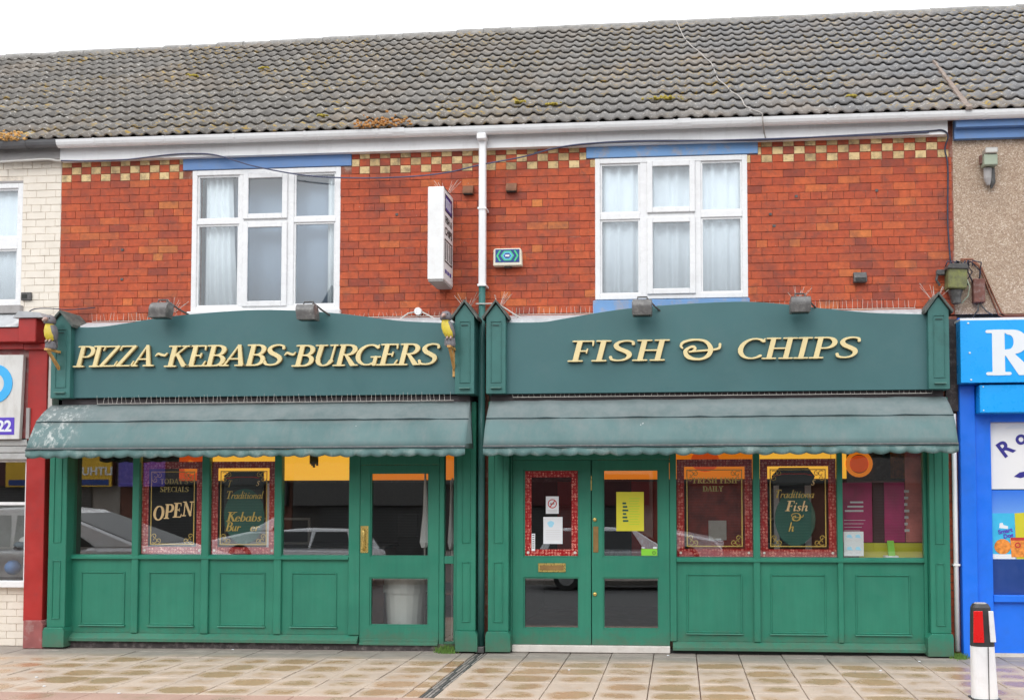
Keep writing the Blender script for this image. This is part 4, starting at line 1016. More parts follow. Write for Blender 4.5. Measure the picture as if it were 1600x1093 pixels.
o = box('poster_board', 'pale net', None, 2.335, 2.385, .07, .075, 1.06, 1.84); tag(o, 'pale upright strip standing behind the Kebabs window', 'board')
o = box('banner', 'interior red', None, 6.40, 6.72, 1.15, 1.17, .7, 1.90); tag(o, 'red banner hanging behind the yellow poster on the right hand door', 'banner')
o = box('banner', 'interior red', None, 5.50, 5.68, 1.15, 1.17, .9, 1.90); tag(o, 'red banner hanging behind the left hand door of the chip shop', 'banner')
o = box('banner', 'interior red glow', None, 7.08, 7.72, .50, .52, 1.08, 1.87); tag(o, 'added dark red sheet coloured like the inside glow behind the Fresh Fish window', 'banner')  # added sheet, the reddish glow of the interior is painted as its colour
o = box('notice_card', 'threshold', None, 7.304, 7.505, .48, .485, 1.19, 1.41); tag(o, 'plain beige card propped behind the Fresh Fish window', 'card')
for (x0, x1, lab) in ((8.05, 8.11, 'left'), (8.40, 8.47, 'right')):
    o = box('hanging_strip', 'pale net', None, x0, x1, .62, .625, 1.0, 1.93); tag(o, 'pale hanging strip at the %s behind the Traditional Fish window' % lab, 'strip')
t = empty('vending_fridge', (9.15, .4, .02), 'magenta fronted drinks fridge behind the window with the white card', 'fridge')
def fx(x): return 6.974+(x-6.974)*.943
def fz(z): return 1.709+(z-1.709)*.943
def fbox(nm, mt, x0, x1, y0, y1, z0, z1): return box(nm, mt, t, fx(x0), fx(x1), y0, y1, fz(z0), fz(z1))
fbox('cabinet', 'interior dark red', 8.80, 9.80, .25, .60, .05, 1.86)
for (x0, x1) in ((8.83, 9.20), (9.34, 9.57)): fbox('printed_door', 'interior magenta', x0, x1, .235, .248, 1.15, 1.84)
fbox('lower_label', 'yellow print', 9.05, 9.78, .235, .248, .9, 1.14); fbox('side_label', 'interior pink', 9.58, 9.78, .235, .248, 1.15, 2.3)
for k in range(3): fbox('printed_line', 'paper', 8.95-.03*k, 9.10, .230, .2345, 1.60-k*.05, 1.62-k*.05)
for k in range(4): fbox('printed_line', 'pale net', 8.88, 9.12-.02*k, .230, .2345, 1.40-k*.04, 1.405-k*.04)
for k in range(7): fbox('printed_line', 'grey print', 9.565, 9.62-.01*(k % 3), .230, .2345, 1.72-k*.075, 1.75-k*.075)
t = empty('leaflet_holder', (9.30, .16, 1.04), 'clear leaflet holder with a green leaflet on the window shelf', 'leaflet holder')
MB().xprism([(.12, 1.04), (.15, 1.04), (.20, 1.20), (.19, 1.20)], 9.22, 9.29).build('leaflet', 'green print', t); box('base', 'pale net', t, 9.18, 9.32, .10, .22, 1.02, 1.04)
o = box('window_shelf', 'room', None, 6.95, 9.55, .03, .45, .985, 1.015); tag(o, 'white shelf along the inside of the chip shop windows', 'shelf')
o = box('window_shelf', 'dark grey metal', None, .08, 3.3, .03, .35, .985, 1.015); tag(o, 'dark shelf along the inside of the pizza shop windows', 'shelf')

# ------------------------------------------------------------------ sign boards with raised lettering, house-shaped caps
def sign(label, top, x0, x1, z0, x):
    t = empty('shop_sign', (x, -.28, 3.2), label, 'shop sign')
    P = cat([(a, b) for a, b in top], 4)
    pts = [(x0, z0)] + [(q[0], q[1]) for q in P] + [(x1, z0)]
    MB().prism(pts, -.30, -.262).build('board', 'hazed sign green', t, .004)
    b = MB(); b.prism([(x0+.03, z0+.03)] + [(q[0], q[1]-.03) for q in P[1:-1]] + [(x1-.03, z0+.03)], -.261, -.06); b.build('backing', 'dark gap', t)
    return t
sgL = sign('long green sign board with gold letters PIZZA KEBABS BURGERS', [(.115, 3.588), (.5, 3.578), (.81, 3.610), (1.22, 3.668), (1.63, 3.706), (2.23, 3.738), (2.75, 3.728), (3.29, 3.684), (3.71, 3.627), (4.0, 3.590), (4.38, 3.566), (4.578, 3.562)], .115, 4.578, 2.788, 2.35)
sgR = sign('green sign board with gold letters FISH & CHIPS', [(5.13, 3.556), (5.50, 3.554), (5.71, 3.580), (6.08, 3.640), (6.43, 3.684), (6.77, 3.710), (7.25, 3.732), (7.65, 3.738), (7.99, 3.714), (8.36, 3.668), (8.71, 3.626), (9.04, 3.593), (9.56, 3.571)], 5.13, 9.56, 2.785, 7.35)
def gold(s, x0, x1, z, h, par, **kw):
    for o in write(s, x0, x1, z, h, -.318, 'gold letter', par, depth=.022, bev=.002, **kw): pass
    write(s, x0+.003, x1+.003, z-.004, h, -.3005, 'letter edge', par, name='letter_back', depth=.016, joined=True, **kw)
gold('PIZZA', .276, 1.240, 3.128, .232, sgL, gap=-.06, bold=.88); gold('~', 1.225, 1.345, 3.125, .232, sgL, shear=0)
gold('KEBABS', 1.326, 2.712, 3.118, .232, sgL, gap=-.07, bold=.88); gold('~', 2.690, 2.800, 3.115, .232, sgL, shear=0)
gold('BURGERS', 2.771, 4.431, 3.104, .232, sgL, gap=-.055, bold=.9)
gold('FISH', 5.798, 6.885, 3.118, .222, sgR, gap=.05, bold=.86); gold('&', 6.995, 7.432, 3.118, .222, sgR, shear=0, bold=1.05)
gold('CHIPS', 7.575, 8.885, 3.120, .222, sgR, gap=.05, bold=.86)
def cap(x0, x1, ze, za, x, label, group=None):
    t = empty('sign_bracket', ((x0+x1)/2, -.3, 2.78), label, 'sign bracket', group)
    w = x1-x0; xc = (x0+x1)/2
    MB().prism([(x0, 2.782), (x1, 2.782), (x1, ze), (xc, za-.03), (x0, ze)], -.37, -.06).build('body', 'cap green', t, .004)
    b = MB(); e = .035
    b.prism([(x0-e, ze-.035), (xc, za-.012), (xc, za+.014), (x0-e-.006, ze-.005)], -.40, -.04)
    b.prism([(x1+e, ze-.035), (x1+e+.006, ze-.005), (xc, za+.014), (xc, za-.012)], -.40, -.04)
    b.build('little_roof', 'cap roof', t)
    rectframe(MB(), x0+w*.24, x1-w*.2, 2.90, ze-.05, .008, -.378, -.369).build('moulding', 'cap green', t, .002)
    MB().xprism([(-.369, 2.850), (-.400, 2.848), (-.400, 2.838), (-.369, 2.834)], x0+w*.25, x1-w*.2).build('bead', 'pale bead', t)
    box('slot', 'dark gap', t, x0+w*.34, x1-w*.32, -.3795, -.3785, ze-.10, ze-.092)
cap(.04, .265, 3.60, 3.745, 0, 'green house-shaped sign bracket at the far left of the pizza sign')
cap(4.586, 4.795, 3.615, 3.782, 0, 'green house-shaped sign bracket just left of the downpipe')
cap(4.925, 5.135, 3.610, 3.776, 0, 'green house-shaped sign bracket just right of the downpipe')
cap(9.548, 9.758, 3.600, 3.772, 0, 'green house-shaped sign bracket at the right end of the FISH & CHIPS sign')
for x0, x1, lab in ((.10, 4.60, 'pizza'), (5.10, 9.6, 'fish and chips')):
    o = MB().xprism([(-.30, 3.52), (-.262, 3.60), (0.002, 3.685), (.003, 3.55)], x0, x1).build('lead_flashing', 'lead flashing', None)
    tag(o, 'dull grey lead flashing on the brickwork behind the %s sign' % lab, 'flashing')
# soffit box behind boards, dark strip above the awnings
for x0, x1, lab in ((.10, 4.72, 'pizza'), (4.96, 9.72, 'fish and chips')):
    o = box('awning_cassette', 'cassette', None, x0, x1, -.25, .03, 2.60, 2.782); tag(o, 'dark awning box between the %s sign and its awning' % lab, 'awning box')
# ------------------------------------------------------------------ bird spikes
def spikes(label, x0, x1, zf, y, h, step=.052):
    t = empty('bird_spikes', ((x0+x1)/2, y, zf((x0+x1)/2)), label, 'bird spikes')
    b = MB(); x = x0; i = 0
    while x < x1:
        z = zf(x); dy = (-.03, .015, -.01)[i % 3]*h/.1; dx = rng.uniform(-.012, .012)
        r = .0017; hh = h*rng.uniform(.75, 1.1)
        b.add([(x-r, y, z), (x+r, y, z), (x, y+r, z), (x+dx-r*.6, y+dy, z+hh), (x+dx+r*.6, y+dy, z+hh), (x+dx, y+dy+r, z+hh)], [(0, 1, 4, 3), (1, 2, 5, 4), (2, 0, 3, 5), (3, 4, 5)])
        x += step*rng.uniform(.7, 1.3); i += 1
    tag(b.build('spikes', 'spike steel', t, normals=False), kind='stuff')
    box('strip', 'spike steel', t, x0, x1, y-.008, y+.008, zf((x0+x1)/2)-.004, zf((x0+x1)/2)) if abs(zf(x0)-zf(x1)) < .01 else None
spikes('row of thin bird spikes between the pizza sign and its awning', .55, 4.56, lambda x: 2.722, -.31, .085)
spikes('row of thin bird spikes under the right end of the chips sign', 5.2, 9.6, lambda x: 2.752, -.275, .035, .06)
spikes('row of thin bird spikes on the ledge left of the pizza shop window', .30, 1.40, lambda x: 3.69, -.04, .09)
spikes('row of thin bird spikes on the ledge between the pizza shop window and the downpipe', 3.25, 4.5, lambda x: 3.69, -.04, .05)
spikes('row of thin bird spikes on the ledge right of the downpipe', 5.15, 6.05, lambda x: 3.69, -.04, .085)
spikes('row of thin bird spikes on the ledge right of the chip shop window', 7.8, 9.5, lambda x: 3.69, -.04, .10)
for i, (x, lab) in enumerate(((4.69, 'just left of the downpipe'), (5.03, 'just right of the downpipe'), (9.65, 'by the electricity box'), (4.44, 'on top of the projecting white sign'), (1.36, 'on the leftmost floodlight'), (8.23, 'on the rightmost floodlight'))):
    t = empty('bird_spikes', (x, -.25, 3.76), 'cluster of long loose bird spikes ' + lab, 'bird spikes')
    z0 = 5.01 if x == 4.44 else 3.74; b = MB()
    if x == 4.44: yy = -.2
    else: yy = -.25
    for k in range(9):
        a = rng.uniform(-1, 1); dx = a*.12; dz = rng.uniform(.09, .16); dy = rng.uniform(-.08, .08)
        b.tube([(x+a*.04, yy, z0), (x+a*.04+dx, yy+dy, z0+dz)], .0018, 3)
    tag(b.build('spikes', 'spike steel', t, normals=False), kind='stuff')

# ------------------------------------------------------------------ awnings
def awning(label, x0t, x1t, x0b, x1b, ph):
    t = empty('awning', ((x0b+x1b)/2, -.3, 2.65), label, 'awning')
    prof = [(-.285, 2.712, 0), (-.40, 2.625, .45), (-.505, 2.515, 1), (-.508, 2.500, 1), (-.575, 2.40, 1), (-.63, 2.28, 1), (-.665, 2.192, 1)]
    n = 110; R = []
    def X(f, w, i): return (x0t+(x0b-x0t)*w) + ((x1t+(x1b-x1t)*w)-(x0t+(x0b-x0t)*w))*f
    rr = random.Random(ph)
    sag = [rr.uniform(-1, 1) for _ in range(40)]
    def sg(f, k): v = f*30+k*3; i = int(v) % 39; u = v-int(v); u = u*u*(3-2*u); return (sag[i]*(1-u)+sag[i+1]*u)*.0055
    for k, (y, z, w) in enumerate(prof):
        R.append([(X(i/n, w, i), y+sg(i/n, k), z+sg(i/n, k+3)*.8) for i in range(n+1)])
    vs = [p for r in R for p in r]; fs = []; m1 = n+1
    for k in range(len(prof)-1):
        for i in range(n): fs.append((k*m1+i, k*m1+i+1, (k+1)*m1+i+1, (k+1)*m1+i))
    # closed ends
    for e in (0, n):
        b = len(vs); vs += [(R[0][e][0], -.26, 2.70), (R[-1][e][0], -.26, 2.20)]
        idx = [k*m1+e for k in range(len(prof))]
        fs.append(tuple([b]+idx+[b+1]))
    mb = MB(); mb.add(vs, fs); c = mb.build('canopy', 'awning', t, smooth=True)
    sol = c.modifiers.new('thickness', 'SOLIDIFY'); sol.thickness = .004; sol.offset = -1
    # scalloped valance, slightly wavy
    q = 420; per = .165; vs = []; fs = []
    for i in range(q+1):
        x = x0b+(x1b-x0b)*i/q; s = ((x-x0b)/per) % 1.0; d = .066+.020*math.sin(math.pi*s)**.8+sg(i/q, 9)
        wv = .010*math.sin(2*math.pi*(x-x0b)/per*1.0+1)+sg(i/q, 5)
        yt = -.668+sg(i/q, 6)
        vs += [(x, yt, 2.190+sg(i/q, 9)*.8), (x, yt-.004+wv*.5, 2.190-d*.6), (x, yt-.006+wv, 2.190-d)]
    for i in range(q):
        a = i*3; fs += [(a, a+3, a+4, a+1), (a+1, a+4, a+5, a+2)]
    v = MB().add(vs, fs).build('valance', 'awning valance', t, smooth=True); sol = v.modifiers.new('thickness', 'SOLIDIFY'); sol.thickness = .003
    for (y, z) in ((-.506, 2.508), (-.668, 2.196)):
        MB().tube([(x0b+(x1b-x0b)*i/30, y-.004, z+sg(i/30, 3)) for i in range(31)], .006, 5).build('seam', 'awning seam', t)
    for x in (x0b+.02, (x0b+x1b)/2, x1b-.02):
        MB().tube([(x, -.27, 2.25), (x, -.66, 2.20)], .012, 6).build('arm', 'dark grey metal', t)
    MB().tube([(x0b, -.655, 2.205), (x1b, -.655, 2.205)], .013, 6).build('front_bar', 'dark grey metal', t)
awning('faded green canvas awning of the pizza shop, left end spattered white by birds', -.0, 4.735, -.022, 4.768, 3)
awning('faded green canvas awning over the chip shop, clean of droppings', 4.955, 9.735, 4.955, 9.752, 8)

# ------------------------------------------------------------------ floodlights
def flood(x, z, label, tilt):
    t = empty('floodlight', (x, -.48, z), label, 'floodlight', 'floodlights over the two signs')
    w = .105; b = MB(); R = []
    prof = [(-.41, z-.09), (-.55, z-.09)]+[(-.48+.082*math.cos(a), z+.082*math.sin(a)) for a in [math.pi*(1.10-1.2*k/12) for k in range(13)]]
    for xx, s in ((x-w, .8), (x-w*.93, 1), (x+w*.93, 1), (x+w, .8)):
        R.append([(xx+(tilt*(p[1]-z)), -.48+(p[0]+.48)*s, z+(p[1]-z)*s) for p in prof])
    b.rings(R).build('housing', 'lamp metal', t, smooth=True).modifiers.new('edges', 'EDGE_SPLIT').split_angle = math.radians(35)
    MB().tube([(x-.05, -.46, z+.085), (x-.05, -.44, z+.115), (x+.05, -.44, z+.115), (x+.05, -.46, z+.085)], .009, 6).build('bracket', 'dark grey metal', t)
    box('glass', 'car glass', t, x-w*.8, x+w*.8, -.49, -.42, z-.094, z-.086)
    MB().tube([(x+.05, -.44, z+.10), (x+.13, -.36, z+.03), (x+.24, -.22, z-.045), (x+.26, -.02, z-.05)], .010, 6).build('arm', 'dark grey metal', t)
flood(1.365, 3.722, 'floodlight leftmost of the four, left of the pizza shop window', .15)
flood(3.00, 3.672, 'floodlight above the middle of the word BURGERS', -.1)
flood(6.60, 3.660, 'floodlight above the letters of FISH', 0)
flood(8.232, 3.665, 'floodlight rightmost of the four, above CHIPS', .05)

# ------------------------------------------------------------------ bird figures on wooden brackets
def bird(x, z, y, lean, label, wlab):
    t = empty('wooden_bracket', (x, -.30, z-.3), wlab, 'bracket')
    bx = x+.075*(1 if lean > 0 else 1)
    box('arm', 'wood bracket', t, bx-.02, bx+.02, -.60, -.302, z-.012, z+.012, .002)
    box('post', 'wood bracket', t, bx-.022, bx+.022, -.335, -.302, z-.29, z-.0125, .002)
    MB().xprism([(-.57, z-.013), (-.54, z-.013), (-.336, z-.19), (-.336, z-.23)], bx-.014, bx+.014).build('strut', 'wood bracket', t)
    b = empty('bird_figure', (x, y, z+.013), label, 'bird figure')
    xx = bx-.01; zz = z+.013
    MB().loft([((xx, y, zz), .055, .05), ((xx, y, zz+.02), .06, .055), ((xx-.003, y, zz+.075), .055, .05), ((xx-.004, y, zz+.085), .045, .04)], 9).build('perch_block', 'bird grey', b)
    s = lean
    MB().loft([((xx-.005, y, zz+.080), .016, .016), ((xx-.008*s, y, zz+.10), .042, .045), ((xx-.020*s, y, zz+.145), .058, .062), ((xx-.034*s, y, zz+.20), .060, .064), ((xx-.044*s, y, zz+.25), .050, .054), ((xx-.047*s, y, zz+.285), .040, .042)], 14).build('body', 'bird yellow', b, smooth=True)
    MB().loft([((xx-.047*s, y, zz+.270), .036, .038), ((xx-.048*s, y, zz+.285), .060, .062), ((xx-.048*s, y, zz+.31), .062, .064), ((xx-.046*s, y, zz+.345), .054, .056), ((xx-.043*s, y, zz+.368), .034, .036), ((xx-.042*s, y, zz+.378), .006, .006)], 14).build('head', 'bird grey', b, smooth=True)
    MB().tube([(xx-.050*s, y-.05, zz+.322), (xx-.054*s, y-.085, zz+.318), (xx-.056*s, y-.112, zz+.300), (xx-.056*s, y-.118, zz+.280)], [.024, .020, .012, .003], 8).build('beak', 'bird feet', b, smooth=True)
    for sd_ in (-1, 1):
        MB().ball((xx-.048*s+.030*sd_, y-.052, zz+.335), .007, .006, .007, 8, 5).build('eye', 'black print', b, smooth=True)
        MB().tube([(xx+.018*sd_, y-.035, zz+.10), (xx+.020*sd_, y-.060, zz+.080), (xx+.020*sd_, y-.066, zz+.055)], [.010, .010, .006], 6).build('foot', 'bird feet', b, smooth=True)
    sd_ = 1
    MB().loft([((xx+.030-.006*s, y+.02, zz+.085), .010, .02), ((xx+.042-.010*s, y+.015, zz+.13), .022, .040), ((xx+.040-.028*s, y+.01, zz+.19), .030, .056), ((xx+.030-.040*s, y+.01, zz+.25), .030, .054), ((xx+.014-.046*s, y+.01, zz+.278), .022, .036)], 10).build('wing', 'bird grey', b, smooth=True)
    MB().loft([((xx-.030-.006*s, y+.03, zz+.10), .010, .02), ((xx-.040-.010*s, y+.03, zz+.14), .016, .030), ((xx-.044-.028*s, y+.03, zz+.20), .018, .036), ((xx-.038-.040*s, y+.03, zz+.27), .014, .03)], 10).build('wing', 'bird grey', b, smooth=True)
    MB().loft([((xx+.02, y+.07, zz+.02), .012, .008), ((xx+.02, y+.06, zz+.08), .020, .012), ((xx+.01, y+.045, zz+.14), .026, .018)], 8).build('tail', 'bird grey', b, smooth=True)
bird(.06, 3.292, -.50, .35, 'yellow bellied model parrot at the left end of the pizza sign', 'small orange wooden bracket at the left end of the pizza sign')
bird(4.50, 3.262, -.50, 1.0, 'yellow bellied model parrot beside the last S of BURGERS', 'small orange wooden bracket under the parrot beside BURGERS')

# ------------------------------------------------------------------ projecting white sign
t = empty('projecting_sign', (4.39, -.22, 4.5), 'white projecting box sign standing out from the brick wall beside the downpipe', 'sign')
box('case', 'white case', t, 4.303, 4.477, -.45, -.02, 4.005, 5.008, .006)
box('mount', 'dark grey metal', t, 4.34, 4.44, -.02, .004, 4.2, 4.8); box('bottom_tray', 'grey board', t, 4.310, 4.470, -.44, -.03, 3.985, 4.0045)
box('edge_trim', 'dark grey metal', t, 4.4775, 4.482, -.44, -.20, 4.995, 5.003)
def ybox(name, mt, y0, y1, z0, z1): return MB().box(4.4775, 4.4795, y0, y1, z0, z1).build(name, mt, t)
def yframe(y0, y1, z0, z1, w=.012):
    b = MB(); b.box(4.4775, 4.4795, y0, y0+w, z0, z1).box(4.4775, 4.4795, y1-w, y1, z0, z1).box(4.4775, 4.4795, y0+w, y1-w, z1-w, z1).box(4.4775, 4.4795, y0+w, y1-w, z0, z0+w)
    b.build('printed_frame', 'black print', t)
yframe(-.39, -.08, 4.76, 4.95); ybox('printed_block', 'navy print', -.37, -.10, 4.775, 4.935)
for k in range(5): MB().box(4.4796, 4.4806, -.355+k*.05, -.335+k*.05, 4.80, 4.91).build('printed_stroke', 'paper', t)
def side_text(s, yc, z, h, w):
    cu = bpy.data.curves.new('txt', 'FONT'); cu.body = s; cu.size = h*1.37; cu.extrude = .001; cu.align_x = 'CENTER'; cu.offset = .003
    o = bpy.data.objects.new('tmp', cu); me = bpy.data.meshes.new_from_object(o); bpy.data.objects.remove(o); bpy.data.curves.remove(cu)
    ww = max(v.co.x for v in me.vertices)-min(v.co.x for v in me.vertices)
    me.transform(Matrix.Diagonal((w/ww, 1, 1, 1))); me.transform(Matrix(((0, 0, 1, 0), (1, 0, 0, 0), (0, 1, 0, 0), (0, 0, 0, 1))))
    place(me, 'lettering', 'black print', t, (4.4785, yc, z))
side_text('FISH &', -.235, 4.64, .075, .30); side_text('CHIPS', -.235, 4.51, .085, .32)
yframe(-.40, -.07, 4.21, 4.46, .016)
for k in range(4): ybox('printed_stroke', 'black print', -.36+k*.075, -.335+k*.075, 4.24, 4.43)
for k in range(3): ybox('printed_stroke', 'navy print', -.38+k*.1, -.31+k*.1, 4.09+.0*k, 4.13)

# ------------------------------------------------------------------ alarm box, vents, junction box, meter, lamp, cables
t = empty('alarm_box', (5.10, -.04, 4.31), 'cream burglar alarm box with a green and blue emblem right of the downpipe', 'alarm box')
MB().prism([(4.942, 4.225), (5.262, 4.225), (5.255, 4.405), (5.235, 4.418), (4.965, 4.418), (4.945, 4.405)], -.085, .0).build('case', 'alarm cream', t, .008)
MB().box(4.968, 5.236, -.089, -.0855, 4.262, 4.404).build('face', 'navy', t)
def hexa(cx, cz, rx, rz, y0, y1, mt, nm='emblem'):
    MB().prism([(cx+rx*math.cos(a)*1.0, cz+rz*math.sin(a)) for a in [math.pi/3*k for k in range(6)]], y0, y1).build(nm, mt, t)
for (dx, mt) in ((-.095, 'emblem green'), (.095, 'emblem green')):
    s = 1 if dx > 0 else -1
    MB().prism([(5.102+dx*1.3, 4.333), (5.102+dx*.95, 4.392), (5.102+dx*.75, 4.392), (5.102+dx*1.1, 4.333), (5.102+dx*.75, 4.274), (5.102+dx*.95, 4.274)], -.091, -.0892).build('emblem', mt, t)
hexa(5.102, 4.333, .075, .062, -.091, -.0892, 'emblem green'); hexa(5.102, 4.333, .060, .049, -.0925, -.0912, 'emblem blue'); hexa(5.102, 4.333, .040, .032, -.094, -.0927, 'navy'); box('emblem_text', 'paper', t, 5.078, 5.126, -.0955, -.0942, 4.322, 4.344)
box('feet', 'dark grey metal', t, 5.06, 5.14, -.05, -.01, 4.212, 4.2245)
for (x, z, lab) in ((4.649, 5.10, 'left of the downpipe'), (5.135, 5.115, 'right of the downpipe')):
    t = empty('wall_vent', (x, -.03, z-.05), 'small brown terracotta vent cowl %s' % lab, 'vent')
    MB().xprism([(-.0, z+.045), (-.035, z+.045), (-.065, z-.02), (-.065, z-.05), (-.0, z-.05)], x-.06, x+.06).build('cowl', 'terracotta', t, .004)
    box('opening', 'dark gap', t, x-.05, x+.05, -.06, -.005, z-.055, z-.0505)
t = empty('wall_vent', (8.925, -.03, 4.0), 'dark grey plastic vent cowl low on the right hand brickwork', 'vent')
MB().xprism([(0, 4.085), (-.04, 4.085), (-.075, 4.02), (-.075, 3.975), (0, 3.975)], 8.856, 8.994).build('cowl', 'dark grey metal', t, .004)
for k in range(3): box('louvre', 'dark gap', t, 8.87, 8.98, -.078, -.0755, 3.985+k*.014, 3.991+k*.014)
t = empty('wall_vent', (-.72, -.02, 3.95), 'small grey vent in the cream painted wall', 'vent')
box('frame', 'dark grey metal', t, -.575, -.455, -.03, .0, 3.955, 4.045, .004); box('hole', 'dark gap', t, -.56, -.50, -.034, -.031, 3.975, 4.02)
t = empty('junction_box', (4.09, -.04, 3.74), 'round white junction box with a drooping cable on the ledge above BURGERS', 'junction box')
MB().tube([(4.09, .0, 3.745), (4.09, -.05, 3.745)], .042, 16).build('box', 'white gutter', t)
MB().tube([(4.13, -.03, 3.74), (4.22, -.05, 3.69), (4.33, -.08, 3.63), (4.40, -.2, 3.61), (4.46, -.3, 3.60)], .009, 6).build('cable', 'white cable', t, smooth=True)
MB().tube([(4.05, -.03, 3.74), (3.98, -.05, 3.72), (3.90, -.06, 3.66), (3.86, -.06, 3.61)], .009, 6).build('cable', 'white cable', t, smooth=True)
# electricity box where brick meets pebbledash
t = empty('electricity_box', (9.905, -.1, 3.9), 'mossy green electricity service box on the corner between brick and pebbledash', 'electricity box')
MB().prism([(9.815, 3.87), (10.01, 3.86), (10.015, 4.075), (9.82, 4.09)], -.17, .0).build('case', 'meter green', t, .012)
MB().prism([(9.805, 4.075), (10.025, 4.065), (10.01, 4.125), (9.825, 4.13)], -.185, .0).build('lid', 'dark grey metal', t, .008)
box('shackle', 'dark grey metal', t, 9.72, 9.81, -.08, -.03, 4.03, 4.09, .01)
MB().tube([(9.74, -.05, 4.07), (9.72, -.06, 3.98), (9.76, -.05, 3.92)], .014, 6).build('insulator', 'dark grey metal', t)
MB().loft([((9.92, -.08, 3.72), .05, .05), ((9.91, -.08, 3.78), .055, .05), ((9.91, -.08, 3.86), .08, .07)], 10).build('cable_gland', 'dark grey metal', t)
rr = random.Random(5)
for k in range(9):
    x = 9.80+k*.035; MB().tube([(x, -.12, 4.11), (x+rr.uniform(-.03, .04), -.15, 4.16), (x+rr.uniform(.02, .10), -.10, 4.15), (x+rr.uniform(.04, .14), -.06, 4.06), (x+rr.uniform(.02, .12), -.04, 3.92)], .007, 5).build('wire', 'black cable', t, smooth=True)
MB().tube([(10.02, -.08, 4.0), (10.06, -.08, 3.9), (10.04, -.08, 3.80), (9.97, -.08, 3.72)], .008, 6).build('wire', 'sage cable', t, smooth=True)
t = empty('junction_box', (10.155, -.04, 3.7), 'rust brown junction box on the pebbledash above the blue sign', 'junction box')
box('case', 'rust brown', t, 10.10, 10.222, -.075, .0, 3.73, 3.985, .008)
MB().tube([(10.16, -.04, 3.73), (10.15, -.04, 3.65), (10.09, -.04, 3.57)], .010, 6).build('cable', 'dark grey metal', t, smooth=True)
MB().tube([(10.17, -.04, 3.73), (10.24, -.04, 3.64), (10.30, -.05, 3.60)], .008, 6).build('cable', 'dark grey metal', t, smooth=True)
t = empty('copper_pipes', (10.3, -.03, 3.9), 'pair of brown copper pipes bending down the pebbledash to the blue sign', 'pipes')
for dx in (0, .028):
    MB().tube([(9.98, -.05, 4.20-dx*.5), (10.10, -.04, 4.20-dx), (10.17+dx, -.03, 4.14-dx), (10.26+dx, -.03, 3.88), (10.37+dx, -.03, 3.60+dx*.8), (10.41+dx, -.03, 3.575+dx*.8), (11.6, -.03, 3.565+dx*.7)], .011, 8).build('pipe', 'copper brown', t, smooth=True)
t = empty('wall_lamp', (10.28, -.05, 5.2), 'rusty grey swan neck lamp bracket high on the pebbledash', 'lamp')
box('head', 'steel wire', t, 10.225, 10.355, -.16, -.02, 5.30, 5.365, .01); box('body', 'sage cable', t, 10.215, 10.355, -.14, -.02, 5.18, 5.298, .008)
MB().loft([((10.275, -.06, 5.17), .045, .03), ((10.27, -.06, 5.06), .04, .03), ((10.28, -.05, 4.99), .02, .02)], 8).build('stem', 'grey board', t)
box('knuckle', 'rust brown', t, 10.195, 10.214, -.08, -.03, 5.22, 5.31)
MB().loft([((10.32, -.05, 5.17), .03, .02), ((10.33, -.04, 5.02), .03, .02), ((10.315, -.03, 4.96), .01, .01)], 8).build('stain_plate', 'dark grey metal', t)
def cable(name, pts, r, mt, label):
    p3 = cat(pts, 6); o = MB().tube(p3, r, 6).build(name, mt, None, smooth=True); tag(o, label, 'cable')
cable('wall_cable', [(-.08, -.09, 5.545), (.30, -.09, 5.53), (.72, -.09, 5.535), (1.2, -.09, 5.575), (1.50, -.09, 5.58), (1.78, -.09, 5.55), (2.226, -.09, 5.41), (2.82, -.09, 5.29), (3.41, -.09, 5.245), (4.0, -.09, 5.245), (4.43, -.09, 5.28), (4.80, -.14, 5.335), (5.29, -.09, 5.434), (5.65, -.09, 5.52), (6.0, -.09, 5.558), (6.57, -.09, 5.565), (7.26, -.09, 5.55), (8.3, -.09, 5.55), (9.3, -.09, 5.562), (9.66, -.09, 5.57)], .0075, 'cable blue', 'thin blue black cable sagging in front of the brickwork and under the eaves')
cable('wall_cable', [(5.4, -.085, 5.47), (5.8, -.085, 5.54), (6.5, -.085, 5.572), (7.8, -.085, 5.54), (8.6, -.085, 5.556), (9.6, -.085, 5.58), (9.80, -.085, 5.585), (9.86, -.08, 5.52), (9.84, -.03, 5.40), (9.87, -.02, 5.2), (9.86, -.02, 4.6), (9.88, -.03, 4.15)], .009, 'black cable', 'dark cable under the right hand eaves that drops down the end of the brickwork')
cable('wall_cable', [(-.85, -.09, 5.55), (-.5, -.09, 5.56), (-.25, -.09, 5.565), (-.14, -.08, 5.55), (-.08, -.08, 5.545)], .014, 'white cable', 'pale painted cable under the grey board at the far left')
cable('wall_cable', [(-.50, -.06, 3.72), (-.42, -.06, 3.83), (-.25, -.05, 3.85), (0, -.05, 3.83), (.16, -.05, 3.835), (.33, -.04, 3.85)], .006, 'black cable', 'thin dark wire looping over the red pilaster')
cable('wall_cable', [(4.76, -.12, 3.80), (4.85, -.16, 3.79), (4.97, -.1, 3.80), (5.08, -.22, 3.74), (5.20, -.22, 3.66), (5.32, -.2, 3.59)], .008, 'white cable', 'pale wire between the two house-shaped brackets')
rp = [(6.969, 5.153), (7.02, 4.538), (7.084, 3.883), (7.176, 3.343), (7.265, 3.009), (7.341, 2.624), (7.415, 2.289), (7.445, 1.854), (7.474, 1.472), (7.546, 1.185), (7.601, 0.886), (7.66, 0.724), (7.701, 0.519), (7.719, 0.275), (7.791, 0.103), (7.878, -0.05)]
cable('roof_cable', [(x, YE+.02+s*CA, ZE+s*SA+.06) for x, s in rp] + [(7.885, -.225, 5.74), (7.89, -.23, 5.67), (7.915, -.085, 5.62), (7.93, -.083, 5.56)], .007, 'pale roof cable', 'pale cable lying loosely down the roof tiles to the gutter')
